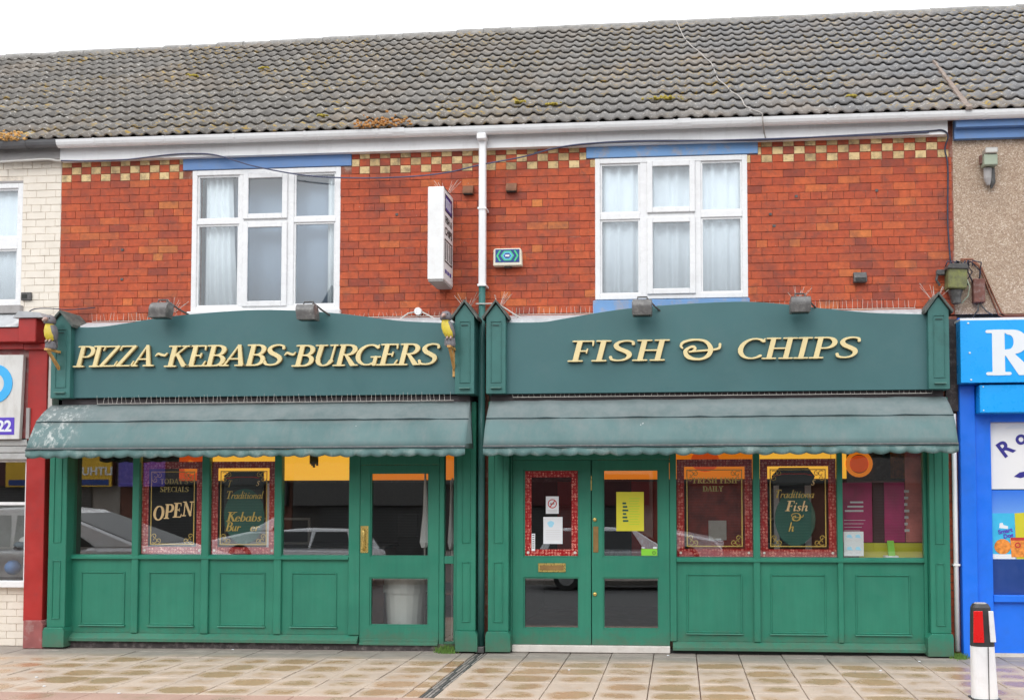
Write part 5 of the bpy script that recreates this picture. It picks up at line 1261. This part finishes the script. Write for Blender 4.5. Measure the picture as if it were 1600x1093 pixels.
# mortar fillet between the two roofs
b = MB()
for k in range(9):
    s0, s1 = -.05+k*.235, -.05+(k+1)*.235; x = 10.04+k*.011; wq = .030-.0022*k
    b.add([(x-wq+rr.uniform(-.01, .01), YE+s0*CA, ZE+s0*SA+.05), (x+wq+rr.uniform(-.01, .01), YE+s0*CA, ZE+s0*SA+.05), (x+wq, YE+s1*CA, ZE+s1*SA+.05), (x-wq, YE+s1*CA, ZE+s1*SA+.05)], [(0, 1, 2, 3)])
    b.add([(x-wq-.005, YE+s0*CA, ZE+s0*SA+.02), (x+wq+.005, YE+s0*CA, ZE+s0*SA+.02), (x+wq+.005, YE+s1*CA, ZE+s1*SA+.02), (x-wq-.005, YE+s1*CA, ZE+s1*SA+.02), (x-wq, YE+s0*CA, ZE+s0*SA+.052), (x+wq, YE+s0*CA, ZE+s0*SA+.052), (x+wq, YE+s1*CA, ZE+s1*SA+.052), (x-wq, YE+s1*CA, ZE+s1*SA+.052)], [(0, 1, 5, 4), (1, 2, 6, 5), (2, 3, 7, 6), (3, 0, 4, 7), (4, 5, 6, 7)])
b.build('mortar_fillet', 'red mortar', hR, normals=False)

# ------------------------------------------------------------------ moss and weeds
def clump(name, x, y, z, rx, ry, rz, n, mt, label, cat_, blade=False):
    r = random.Random(int(x*100)+n); b = MB()
    for i in range(n):
        px, py, pz = x+r.gauss(0, rx*.5), y+r.gauss(0, ry*.5), z+abs(r.gauss(0, rz*.4))
        if blade:
            a = r.uniform(0, 6.28); h = r.uniform(.4, 1)*rz; dx, dy = .35*h*math.cos(a), .35*h*math.sin(a); w = .004
            b.add([(px-w, py, z), (px+w, py, z), (px+dx*.6, py+dy*.6, z+h*.7), (px+dx, py+dy, z+h)], [(0, 1, 2), (0, 2, 3), (1, 3, 2)])
        else:
            s = r.uniform(.006, .018); b.ball((px, py, pz), s*1.3, s*1.3, s, 5, 3)
    o = b.build(name, mt, None, normals=False); tag(o, label, cat_, kind='stuff')
clump('moss', 3.71, -.19, 5.765, .30, .06, .13, 190, 'moss orange', 'clump of dead orange moss on the gutter left of the downpipe', 'moss')
clump('moss', 3.45, -.19, 5.765, .08, .05, .05, 30, 'moss orange', 'small patch of orange moss at the left of the larger clump on the gutter', 'moss')
clump('moss', -.60, -.21, 5.75, .16, .06, .10, 120, 'moss yellow', 'pale orange moss spilling over the dark gutter at the far left', 'moss')
clump('moss', 6.82, YE+.69*CA-.02, ZE+.69*SA+.035, .18, .04, .03, 70, 'moss yellow green', 'bright yellow patch of moss low on the roof above the chip shop window', 'moss')
for (mx_, ms_, lab) in ((5.15, .75, 'right of the downpipe'), (5.55, .62, 'above the alarm box'), (1.3, 3.0, 'high on the roof above the pizza shop window'), (.4, 2.7, 'high on the roof above the left party wall'), (2.9, .45, 'low on the roof above the pizza shop window'), (8.9, .55, 'low on the roof near the right end of the brickwork')):
    clump('moss', mx_, YE+ms_*CA-.02, ZE+ms_*SA+.035, .07, .03, .02, 30, 'moss yellow green', 'small ochre moss patch on the roof tiles ' + lab, 'moss')
clump('weeds', 4.46, -.14, .0, .10, .07, .10, 260, 'grass green', 'tuft of green weeds at the foot of the pizza shop side light', 'weeds', True)
clump('weeds', 9.86, -.16, .0, .09, .07, .07, 220, 'grass green', 'tuft of grass at the foot of the white pipe beside the blue shop', 'weeds', True)
for i, (x, y) in enumerate(((.95, -1.8), (4.4, -.12), (2.05, -.12), (6.85, -.2), (9.4, -.4), (8.9, -.95), (1.3, -2.2), (2.15, -2.45), (5.9, -1.1))):
    t = MB().box(x-.012, x+.012, y-.009, y+.009, .004, .010).build('litter', 'paper', None, .002)
    tag(t, 'tiny white scrap of paper on the paving ' + ('far left', 'at the pizza shop door', 'under the second pizza window', 'beside the white threshold', 'near the right plinth', 'in the right hand slabs', 'left of the drain', 'on the kerb', 'in front of the double doors')[i], 'litter')

# ------------------------------------------------------------------ red framed shop on the left
t = empty('shopfront', (-2.3, 0, 0), 'red framed shopfront with cream brick base at the far left', 'shopfront')
box('pilaster', 'red paint', t, -.400, -.175, -.12, .05, .30, 3.42, .005)
MB().prism([(-.36, .0), (-.13, .0), (-.13, .26), (-.15, .31), (-.36, .31)], -.17, .05).build('plinth', 'faded red paint', t, .006)
box('capital', 'red paint', t, -.425, -.215, -.27, .05, 3.43, 3.70, .008); box('capital_base', 'red paint', t, -.435, -.165, -.16, .05, 3.36, 3.429, .006)
MB().prism([(-.47, 3.70), (-.12, 3.70), (-.16, 3.755), (-.40, 3.775)], -.30, .0).build('lead_cap', 'lead flashing', t)
MB().prism([(-.175, 2.4), (-.115, 2.4), (-.135, 3.6), (-.165, 3.6)], -.10, .02).build('wooden_edge', 'threshold', t)
box('cornice', 'red paint', t, -3.6, -.436, -.24, .0, 3.44, 3.60, .006); box('cornice_step', 'red paint', t, -3.6, -.436, -.16, .0, 3.37, 3.439)
MB().xprism([(-.26, 3.605), (-.02, 3.80), (.0, 3.80), (.0, 3.605)], -3.6, -.44).build('flashing', 'lead flashing', t)
box('frieze', 'faded red paint', t, -3.6, -.41, -.10, .03, 2.36, 3.369)
sh = empty('roller_shutter', (-2, -.1, 2.2), 'grey rolled up shutter above the far left shop window', 'shutter')
for k in range(3): box('slat', 'shutter grey', sh, -3.5, -.362, -.12, -.02, 2.115+k*.078, 2.188+k*.078, .008)
box('end_plate', 'grey board', sh, -.40, -.36, -.14, -.0, 2.35, 2.70)
box('window_frame', 'white upvc', t, -.452, -.405, -.06, .04, .745, 2.105, .004); box('window_head', 'white upvc', t, -3.5, -.405, -.05, .04, 2.09, 2.113)
box('window_sill', 'white upvc', t, -3.5, -.405, -.09, .04, .668, .742, .006); box('transom', 'white upvc', t, -3.5, -.453, -.04, .03, 1.60, 1.635)
MB().box(-3.5, -.453, -.012, -.004, .743, 1.60).build('window_pane', 'shop glass', t); MB().box(-3.5, -.453, -.012, -.004, 1.635, 2.089).build('window_pane', 'shop glass', t)
sw = MB().box(-3.5, -.405, .006, .1, .0, .667).build('stall_wall', 'painted mortar', t)
for r in range(8):
    x = -2.2-.1175*(r % 2)
    while x < -.41:
        w = min(.228, -.407-x)
        if w > .03: MB().box(x, x+w, -.004+rng.uniform(-.002, .002), .03, .006+r*.083, .082+r*.083).build('brick', 'cream painted brick', sw)
        x += .235
s = empty('shop_sign', (-1.5, -.18, 2.8), 'dirty white sign with a blue letter O and purple telephone number ending 22', 'shop sign')
MB().prism([(-3.4, 2.33), (-.455, 2.345), (-.425, 3.30), (-3.4, 3.33)], -.17, -.12).build('board', 'dirty white sign', s, .004)
ringmesh(-.77, 2.975, .225, .125, -.178, -.1705).build('letter', 'sky blue print', s)
MB().box(-1.6, -.515, -.1735, -.1705, 2.395, 2.59).build('number_band', 'purple print', s)
write("22", -.70, -.55, 2.43, .115, -.1745, 'paper', s, name='digit', depth=.002) if '2' in GL else sans('022', -.675, 2.435, .125, -.175, 'paper', s, 'digit', width=.26)
o = box('shelf', 'room', None, -3.4, -.46, .35, .8, 1.02, 1.05); tag(o, 'white display shelf inside the far left shop window', 'shelf')
def toy(name, x, z, parts, label):
    t = empty(name, (x, .5, z), label, 'toy')
    for nm, mt, dx, dz, a, b_, c_ in parts: MB().ball((x+dx, .5, z+dz), a, b_, c_, 10, 6).build(nm, mt, t, smooth=True)
toy('toy_car', -.82, 1.05, [('body', 'toy grey', 0, .07, .15, .1, .05), ('cabin', 'white upvc', 0, .12, .08, .07, .05), ('wheel', 'tyre', -.09, .03, .03, .1, .03), ('wheel', 'tyre', .09, .03, .03, .1, .03)], 'grey toy car on the shelf in the far left window')
toy('toy_robot', -.78, .75, [('head', 'toy orange', 0, .21, .07, .05, .045), ('body', 'white upvc', 0, .12, .03, .03, .06), ('base', 'toy grey', 0, .035, .05, .04, .03)], 'toy with an orange head and a thin white body in the far left window')
toy('toy_ball', -.98, .75, [('ball', 'toy blue', 0, .10, .09, .09, .09)], 'blue ball at the bottom of the far left window')
o = box('display_back', 'pale grey', None, -3.4, -.46, .9, .92, .7, 1.9) if 'pale grey' in M else box('display_back', 'shutter grey', None, -3.4, -.46, .9, .92, .7, 1.62); tag(o, 'grey panel behind the toys in the far left window', 'panel')

# ------------------------------------------------------------------ blue shop on the right
t = empty('shopfront', (12, 0, 0), 'bright blue shopfront at the far right', 'shopfront')
box('pilaster', 'blue paint', t, 9.925, 10.083, -.11, .03, .0, 2.845, .006); box('pilaster', 'blue paint', t, 10.090, 10.255, -.06, .03, .0, 2.845, .006)
box('stall_board', 'blue paint', t, 10.256, 14, -.02, .03, .04, .57); box('window_sill', 'blue paint', t, 10.256, 14, -.07, .03, .572, .645, .006)
box('window_board', 'navy', t, 10.256, 14, -.012, .03, .646, 1.012); box('footing', 'threshold', t, 10.1, 14, -.04, .03, .002, .038)
box('fascia_back', 'blue paint', t, 9.925, 14, -.10, .0, 2.846, 3.56)
p = box('window_poster', 'white print', t, 10.268, 14, -.006, .0, 1.754, 2.46)
box('head_rail', 'blue paint', t, 10.256, 14, -.05, .03, 2.462, 2.60)
def grad():
    k = N('gradient blue'); z = k.xyz()[2]
    k.base(k.ramp(k.math('MULTIPLY', k.math('SUBTRACT', z, 1.45), 3.2), [(0, (.16, .36, .80)), (1, (.02, .16, .72))])); k.p.inputs['Roughness'].default_value = .35; M['gradient blue'] = k.m
grad()
b = box('window_poster', 'gradient blue', t, 10.268, 14, -.006, .0, 1.014, 1.745)

for (txt, x, z, h, rot) in (('R', 10.46, 2.12, .17, .62), ('o', 10.60, 2.235, .15, .42)):
    sans(txt, x, z, h, -.0085, 'navy print', p, 'letter', rot=rot)
MB().prism([(10.50, 1.885), (10.56, 1.93), (10.66, 1.95), (10.66, 1.90), (10.57, 1.87)], -.0085, -.0065).build('emblem', 'navy print', p)
MB().prism([(10.42+.3*f, 2.40+.035*math.sin(math.pi*f)) for f in [k/8 for k in range(9)]]+[(10.72-.3*f, 2.392) for f in [k/8 for k in range(9)]], -.0085, -.0065).build('printed_arc', 'paper', p)
# biscuit packets printed on the lower poster
MB().box(10.268, 10.50, -.0085, -.0065, 1.02, 1.50).build('packet_picture', 'dog box cyan', b)
MB().prism([(10.51, 1.02), (10.75, 1.02), (10.78, 1.52), (10.50, 1.50)], -.0105, -.0086).build('packet_picture', 'yellow print', b)
MB().box(10.27, 10.50, -.0105, -.0086, 1.02, 1.07).build('printed_base', 'paper', b)
MB().prism([(10.30+.0+.085*math.cos(a)+.07, 1.15+.08*math.sin(a)) for a in [2*math.pi*k/14 for k in range(14)]], -.0125, -.0106).build('biscuit_picture', 'biscuit orange', b)
MB().prism([(10.46, 1.04), (10.60, 1.04), (10.61, 1.24), (10.45, 1.24)], -.0135, -.0106).build('packet_picture', 'biscuit orange', b)
MB().box(10.455, 10.605, -.0145, -.0136, 1.215, 1.245).build('packet_lid', 'red print plain', b)
ringmesh(10.525, 1.165, .03, .018, -.0155, -.0137).build('emblem', 'red print plain', b)
MB().prism([(10.34, 1.345), (10.43, 1.335), (10.43, 1.365), (10.385, 1.375), (10.375, 1.40), (10.345, 1.395)], -.0105, -.0086).build('dog_picture', 'paper', b)
sans('Smart', 10.405, 1.295, .045, -.0115, 'purple print', b, 'lettering', rot=.2, width=.15); sans('Dog', 10.435, 1.245, .045, -.0115, 'purple print', b, 'lettering', rot=.2, width=.10)
s = empty('shop_sign', (12, -.26, 3.1), 'bright blue sign with a large white letter R over the blue shop', 'shop sign')
box('board', 'blue vinyl', s, 9.898, 14, -.27, -.12, 2.855, 3.505, .003); box('white_edge', 'white upvc', s, 9.90, 14, -.265, -.02, 3.506, 3.53)
for (x, z) in ((9.98, 3.475), (9.99, 3.165), (10.0, 2.885)):
    MB().ball((x, -.272, z), .012, .006, .010, 8, 4).build('screw_cap', 'paper', s)
RP = [(.02, .0), (.46, .0), (.46, .045), (.39, .07), (.37, .12), (.37, .42), (.42, .42)]
# fat serif R built as one outline with a counter
def bigR(x, z, h):
    GL['Rbig'] = (.9, [[(.23, .05, .115), (.23, .95, .115)], hs_(.03, .43, .035, .035), hs_(.03, .42, .965, .035), arc(.42, .73, .22, .215, 90, -90, thick=.13, thin=.055), hs_(.25, .42, .50, .05), [(.40, .50, .07), (.70, .08, .13)], [(.7, .05, .05), (.95, .04, .04)]])
    me, _ = glyph_mesh('Rbig', h, 1.16, 0, .004); place(me, 'letter', 'paper', s, (x, -.272, z))
bigR(10.155, 2.93, .472)
s2 = empty('shop_sign', (12, -.2, 2.7), 'plain blue sign box below the white letter R', 'shop sign')
box('board', 'blue vinyl', s2, 10.095, 14, -.24, -.05, 2.545, 2.835, .006)
for (x, z) in ((10.13, 2.815), (10.13, 2.57)): MB().ball((x, -.242, z), .008, .005, .008, 8, 4).build('screw_cap', 'paper', s2)
# white waste pipe in the gap between the green and the blue shops
t = empty('downpipe', (9.89, -.04, 0), 'thin white pipe in the gap between the green and the blue shopfronts', 'pipe')
MB().tube([(9.876, -.06, .06), (9.874, -.06, 2.55)], .026, 10).build('pipe', 'white gutter', t, smooth=True); box('clip', 'white gutter', t, 9.84, 9.91, -.09, .0, .95, .97)
o = box('pier', 'mortar', None, 9.70, 9.94, .0, .5, 0, 3.6); tag(o, 'narrow brick pier in the gap between the green and the blue shopfronts', 'brick pier')
for r in range(42):
    z = .01+r*.0852
    MB().box(9.799, 9.862-.0*(r % 2), -.012+rng.uniform(-.003, .003), .01, z, z+.076).build('brick', 'red brick', o)
o = MB().box(9.80, 9.93, -.06, -.014, 2.58, 3.56).build('cover_strip', 'dark strip', None); tag(o, 'dark brown strip between the chips sign and the blue sign', 'strip')

# ------------------------------------------------------------------ bollard on the near pavement
t = empty('bollard', (9.497, -2.155, 0), 'white bollard with a black cap and red and white reflectors near the kerb', 'bollard')
bx_, by_ = 9.492, -2.155
def ringz(z, rx, ry, dx=0): return [(bx_+dx+rx*math.copysign(abs(math.cos(a))**.7, math.cos(a)), by_+ry*math.copysign(abs(math.sin(a))**.7, math.sin(a)), z) for a in [2*math.pi*(k+.5)/20 for k in range(20)]]
MB().rings([ringz(.0, .105, .08, .012), ringz(.03, .104, .08, .012), ringz(.44, .094, .072, 0)]).build('post', 'bollard white', t, .002)
MB().rings([ringz(.441, .096, .074, 0), ringz(.47, .095, .073, 0), ringz(.70, .083, .066, -.008), ringz(.76, .078, .060, -.010), ringz(.79, .060, .045, -.010)]).build('cap', 'bollard black', t, .002)
MB().rings([ringz(.785, .055, .04, -.010), ringz(.797, .045, .032, -.010)]).build('cap_top', 'grey board', t)
MB().prism([(bx_-.092, .475), (bx_-.006, .475), (bx_-.014, .735), (bx_-.086, .735)], by_-.079, by_-.066).build('red_reflector', 'reflector red', t, .003)
MB().prism([(bx_+.045, .480), (bx_+.090, .480), (bx_+.072, .735), (bx_+.034, .735)], by_-.079, by_-.062).build('white_reflector', 'bollard white', t, .003)
box('seam', 'bollard black', t, bx_+.022, bx_+.027, by_-.0825, by_-.074, .0, .44); box('foot', 'bollard black', t, bx_-.10, bx_+.125, by_-.088, by_+.08, -.001, .012)

# ------------------------------------------------------------------ the street behind the camera (seen mirrored in the glass)
def car(x, y, hd, col, label, L=4.3, H=1.5, mpv=False):
    t = empty('parked_car', (x, y, -.12), label, 'car')
    hw = .86; z0 = -.12
    if mpv: body = [(-L/2, .35), (-L/2, .95), (-L/2+.15, 1.02), (L/2-.95, 1.05), (L/2-.15, .82), (L/2, .6), (L/2, .3)]; roof = [(-L/2+.12, 1.02), (-L/2+.35, H-.03), (-.6, H+.03), (-.05, H-.02), (1.45, 1.045)]
    else: body = [(-L/2, .35), (-L/2, .86), (-L/2+.1, .92), (L/2-1.15, .95), (L/2-.2, .76), (L/2, .55), (L/2, .3)]; roof = [(-L/2+.15, .92), (-L/2+.45, H-.03), (-.5, H), (.15, H-.05), (.95, .945)]
    def prof(pts, w0, w1, zs):
        b = MB(); ws = []
        n = len(pts); vs = []
        for s in (-1, 1):
            for (px, pz) in pts:
                w = w0+(w1-w0)*max(0, min(1, (pz-zs[0])/(zs[1]-zs[0]))); vs.append((x+hd*px, y+s*w, z0+pz))
        return b.add(vs, [tuple(range(n)), tuple(range(2*n-1, n-1, -1))]+[(i, i+n, (i+1) % n+n, (i+1) % n) for i in range(n)])
    bd = prof(body, hw, hw-.04, (.5, 1.0)).build('body', col, t, .05)
    prof(roof, hw-.05, hw-.22, (.95, H)).build('roof', col, t, .03)
    # windows inset on each side, windscreen, rear window
    for s in (-1, 1):
        zb, zt_ = (1.06 if mpv else .97), H-.09
        wb, wt = hw-.055, hw-.20
        for (a, b_, c, d) in (((-L/2+.38, -.62, -.70, -L/2+.52)), ((-.56, .38 if not mpv else .70, .1 if not mpv else -.08, -.60))):
            vs = [(x+hd*a, y+s*(wb+.012), z0+zb), (x+hd*b_, y+s*(wb+.012), z0+zb), (x+hd*c, y+s*(wt+.012), z0+zt_), (x+hd*d, y+s*(wt+.012), z0+zt_)]
            MB().add(vs+[(v[0], v[1]-s*.02, v[2]) for v in vs], [(0, 1, 2, 3), (4, 7, 6, 5), (0, 4, 5, 1), (1, 5, 6, 2), (2, 6, 7, 3), (3, 7, 4, 0)]).build('side_window', 'car glass', t)
    ws = [roof[3], roof[4]]
    (ax, az), (bx2, bz) = ws; vs = []
    f = .1
    p1 = (ax+(bx2-ax)*f, az+(bz-az)*f+.012); p2 = (ax+(bx2-ax)*.95, az+(bz-az)*.95+.012)
    vs = [(x+hd*p1[0], y-(hw-.25), z0+p1[1]), (x+hd*p1[0], y+(hw-.25), z0+p1[1]), (x+hd*p2[0], y+(hw-.12), z0+p2[1]), (x+hd*p2[0], y-(hw-.12), z0+p2[1])]
    MB().add(vs+[(v[0]-hd*.01, v[1], v[2]-.02) for v in vs], [(0, 1, 2, 3), (4, 7, 6, 5), (0, 4, 5, 1), (1, 5, 6, 2), (2, 6, 7, 3), (3, 7, 4, 0)]).build('windscreen', 'car glass', t)
    for px in (-L/2+.82, L/2-.85):
        for s in (-1, 1):
            w = MB().tube([(x+hd*px, y+s*(hw-.17), z0+.31), (x+hd*px, y+s*(hw+.005), z0+.31)], .31, 20).build('wheel', 'tyre', t)
            MB().tube([(x+hd*px, y+s*(hw+.006), z0+.31), (x+hd*px, y+s*(hw+.012), z0+.31)], .20, 10).build('rim', 'alloy', w)
    for s in (-1, 1):
        box('headlight', 'paper', t, *sorted((x+hd*(L/2-.12), x+hd*(L/2+.01))), y+s*.62-.14, y+s*.62+.14, z0+.60, z0+.72)
        MB().ball((x+hd*.75, y+s*(hw+.10), z0+1.0), .07, .09, .06, 8, 5).build('wing_mirror', col, t)
car(-2.40, -4.05, 1, 'car white', 'white people carrier parked at the near kerb, mirrored in the pizza shop windows', 4.7, 1.62, True)
car(5.75, -13.0, 1, 'car silver', 'silver estate car parked across the road, mirrored in the double doors', 4.5, 1.48)
car(-2.6, -13.2, -1, 'car white', 'white hatchback parked across the road further left', 4.0, 1.46)
car(17.5, -13.2, -1, 'car silver', 'silver hatchback parked across the road further right', 4.0, 1.45)
for i in range(12):
    x0 = -33+i*5.6; x1 = x0+5.58; hgt = 4.75+.15*(i % 3 == 1)
    t = empty('opposite_building', ((x0+x1)/2, -22, 0), ['rendered', 'brick', 'dark rendered'][i % 3] + ' two storey shop across the road, number %d along its row from the left' % (i+1), 'building')
    t['label'] = ('rendered', 'brick', 'dark rendered')[i % 3] + ' two storey shop across the road, ' + ('first', 'second', 'third', 'fourth', 'fifth', 'sixth', 'seventh', 'eighth', 'ninth', 'tenth', 'eleventh', 'twelfth')[i] + ' from the left of its row'
    mt = ('opposite render', 'opposite brick', 'shop wall')[i % 3]
    box('wall', mt, t, x0, x1, -26, -18.6, 0, hgt)
    MB().xprism([(-18.4, hgt), (-22.3, hgt+2.1), (-26.2, hgt)], x0, x1).build('roof', 'opposite slate', t)
    if i == 5:
        g_ = MB().prism([(-5.0+.15, hgt), (-3.0, hgt), (-3.0, 6.6), (-3.9, 8.3), (-4.85, 6.6)], -21.5, -18.7).build('gable', 'opposite slate', t)
        box('window', 'white gutter', g_, -4.3, -3.5, -18.7, -18.66, 5.6, 6.6)
    fm = ('interior dark red', 'shutter dark', 'dark grey metal')[i % 3]
    box('shop_fascia', fm, t, x0+.1, x1-.1, -18.6, -18.35, 2.02, 2.95)
    sh = box('shutter', 'shutter dark', t, x0+.9, x1-.9, -18.6, -18.52, .1, 2.0)
    for k in range(22): box('slat', 'shutter slat', sh, x0+.95, x1-.95, -18.52, -18.505, .14+k*.085, .165+k*.085)
    for xx in (x0+1.1, x0+3.4):
        w = box('window', 'white gutter', t, xx, xx+1.2, -18.6, -18.57, 3.45, 4.5); box('pane', 'car glass', w, xx+.08, xx+1.12, -18.57, -18.56, 3.53, 4.42)
    if i == 3:
        box('sign_face', 'opposite yellow', t, -14.2, x1-.12, -18.349, -18.30, 1.98, 2.95)
        box('sign_band', 'navy', t, -14.1, x1-.2, -18.299, -18.295, 2.02, 2.20)
        sans('LITHUANIAN', -11.75, 2.34, .26, -18.29, 'paper', t, 'lettering', side='back', depth=.02)
    if i == 4: box('sign_face', 'opposite purple', t, x0+.1, -9.0, -18.349, -18.30, 1.98, 2.95)
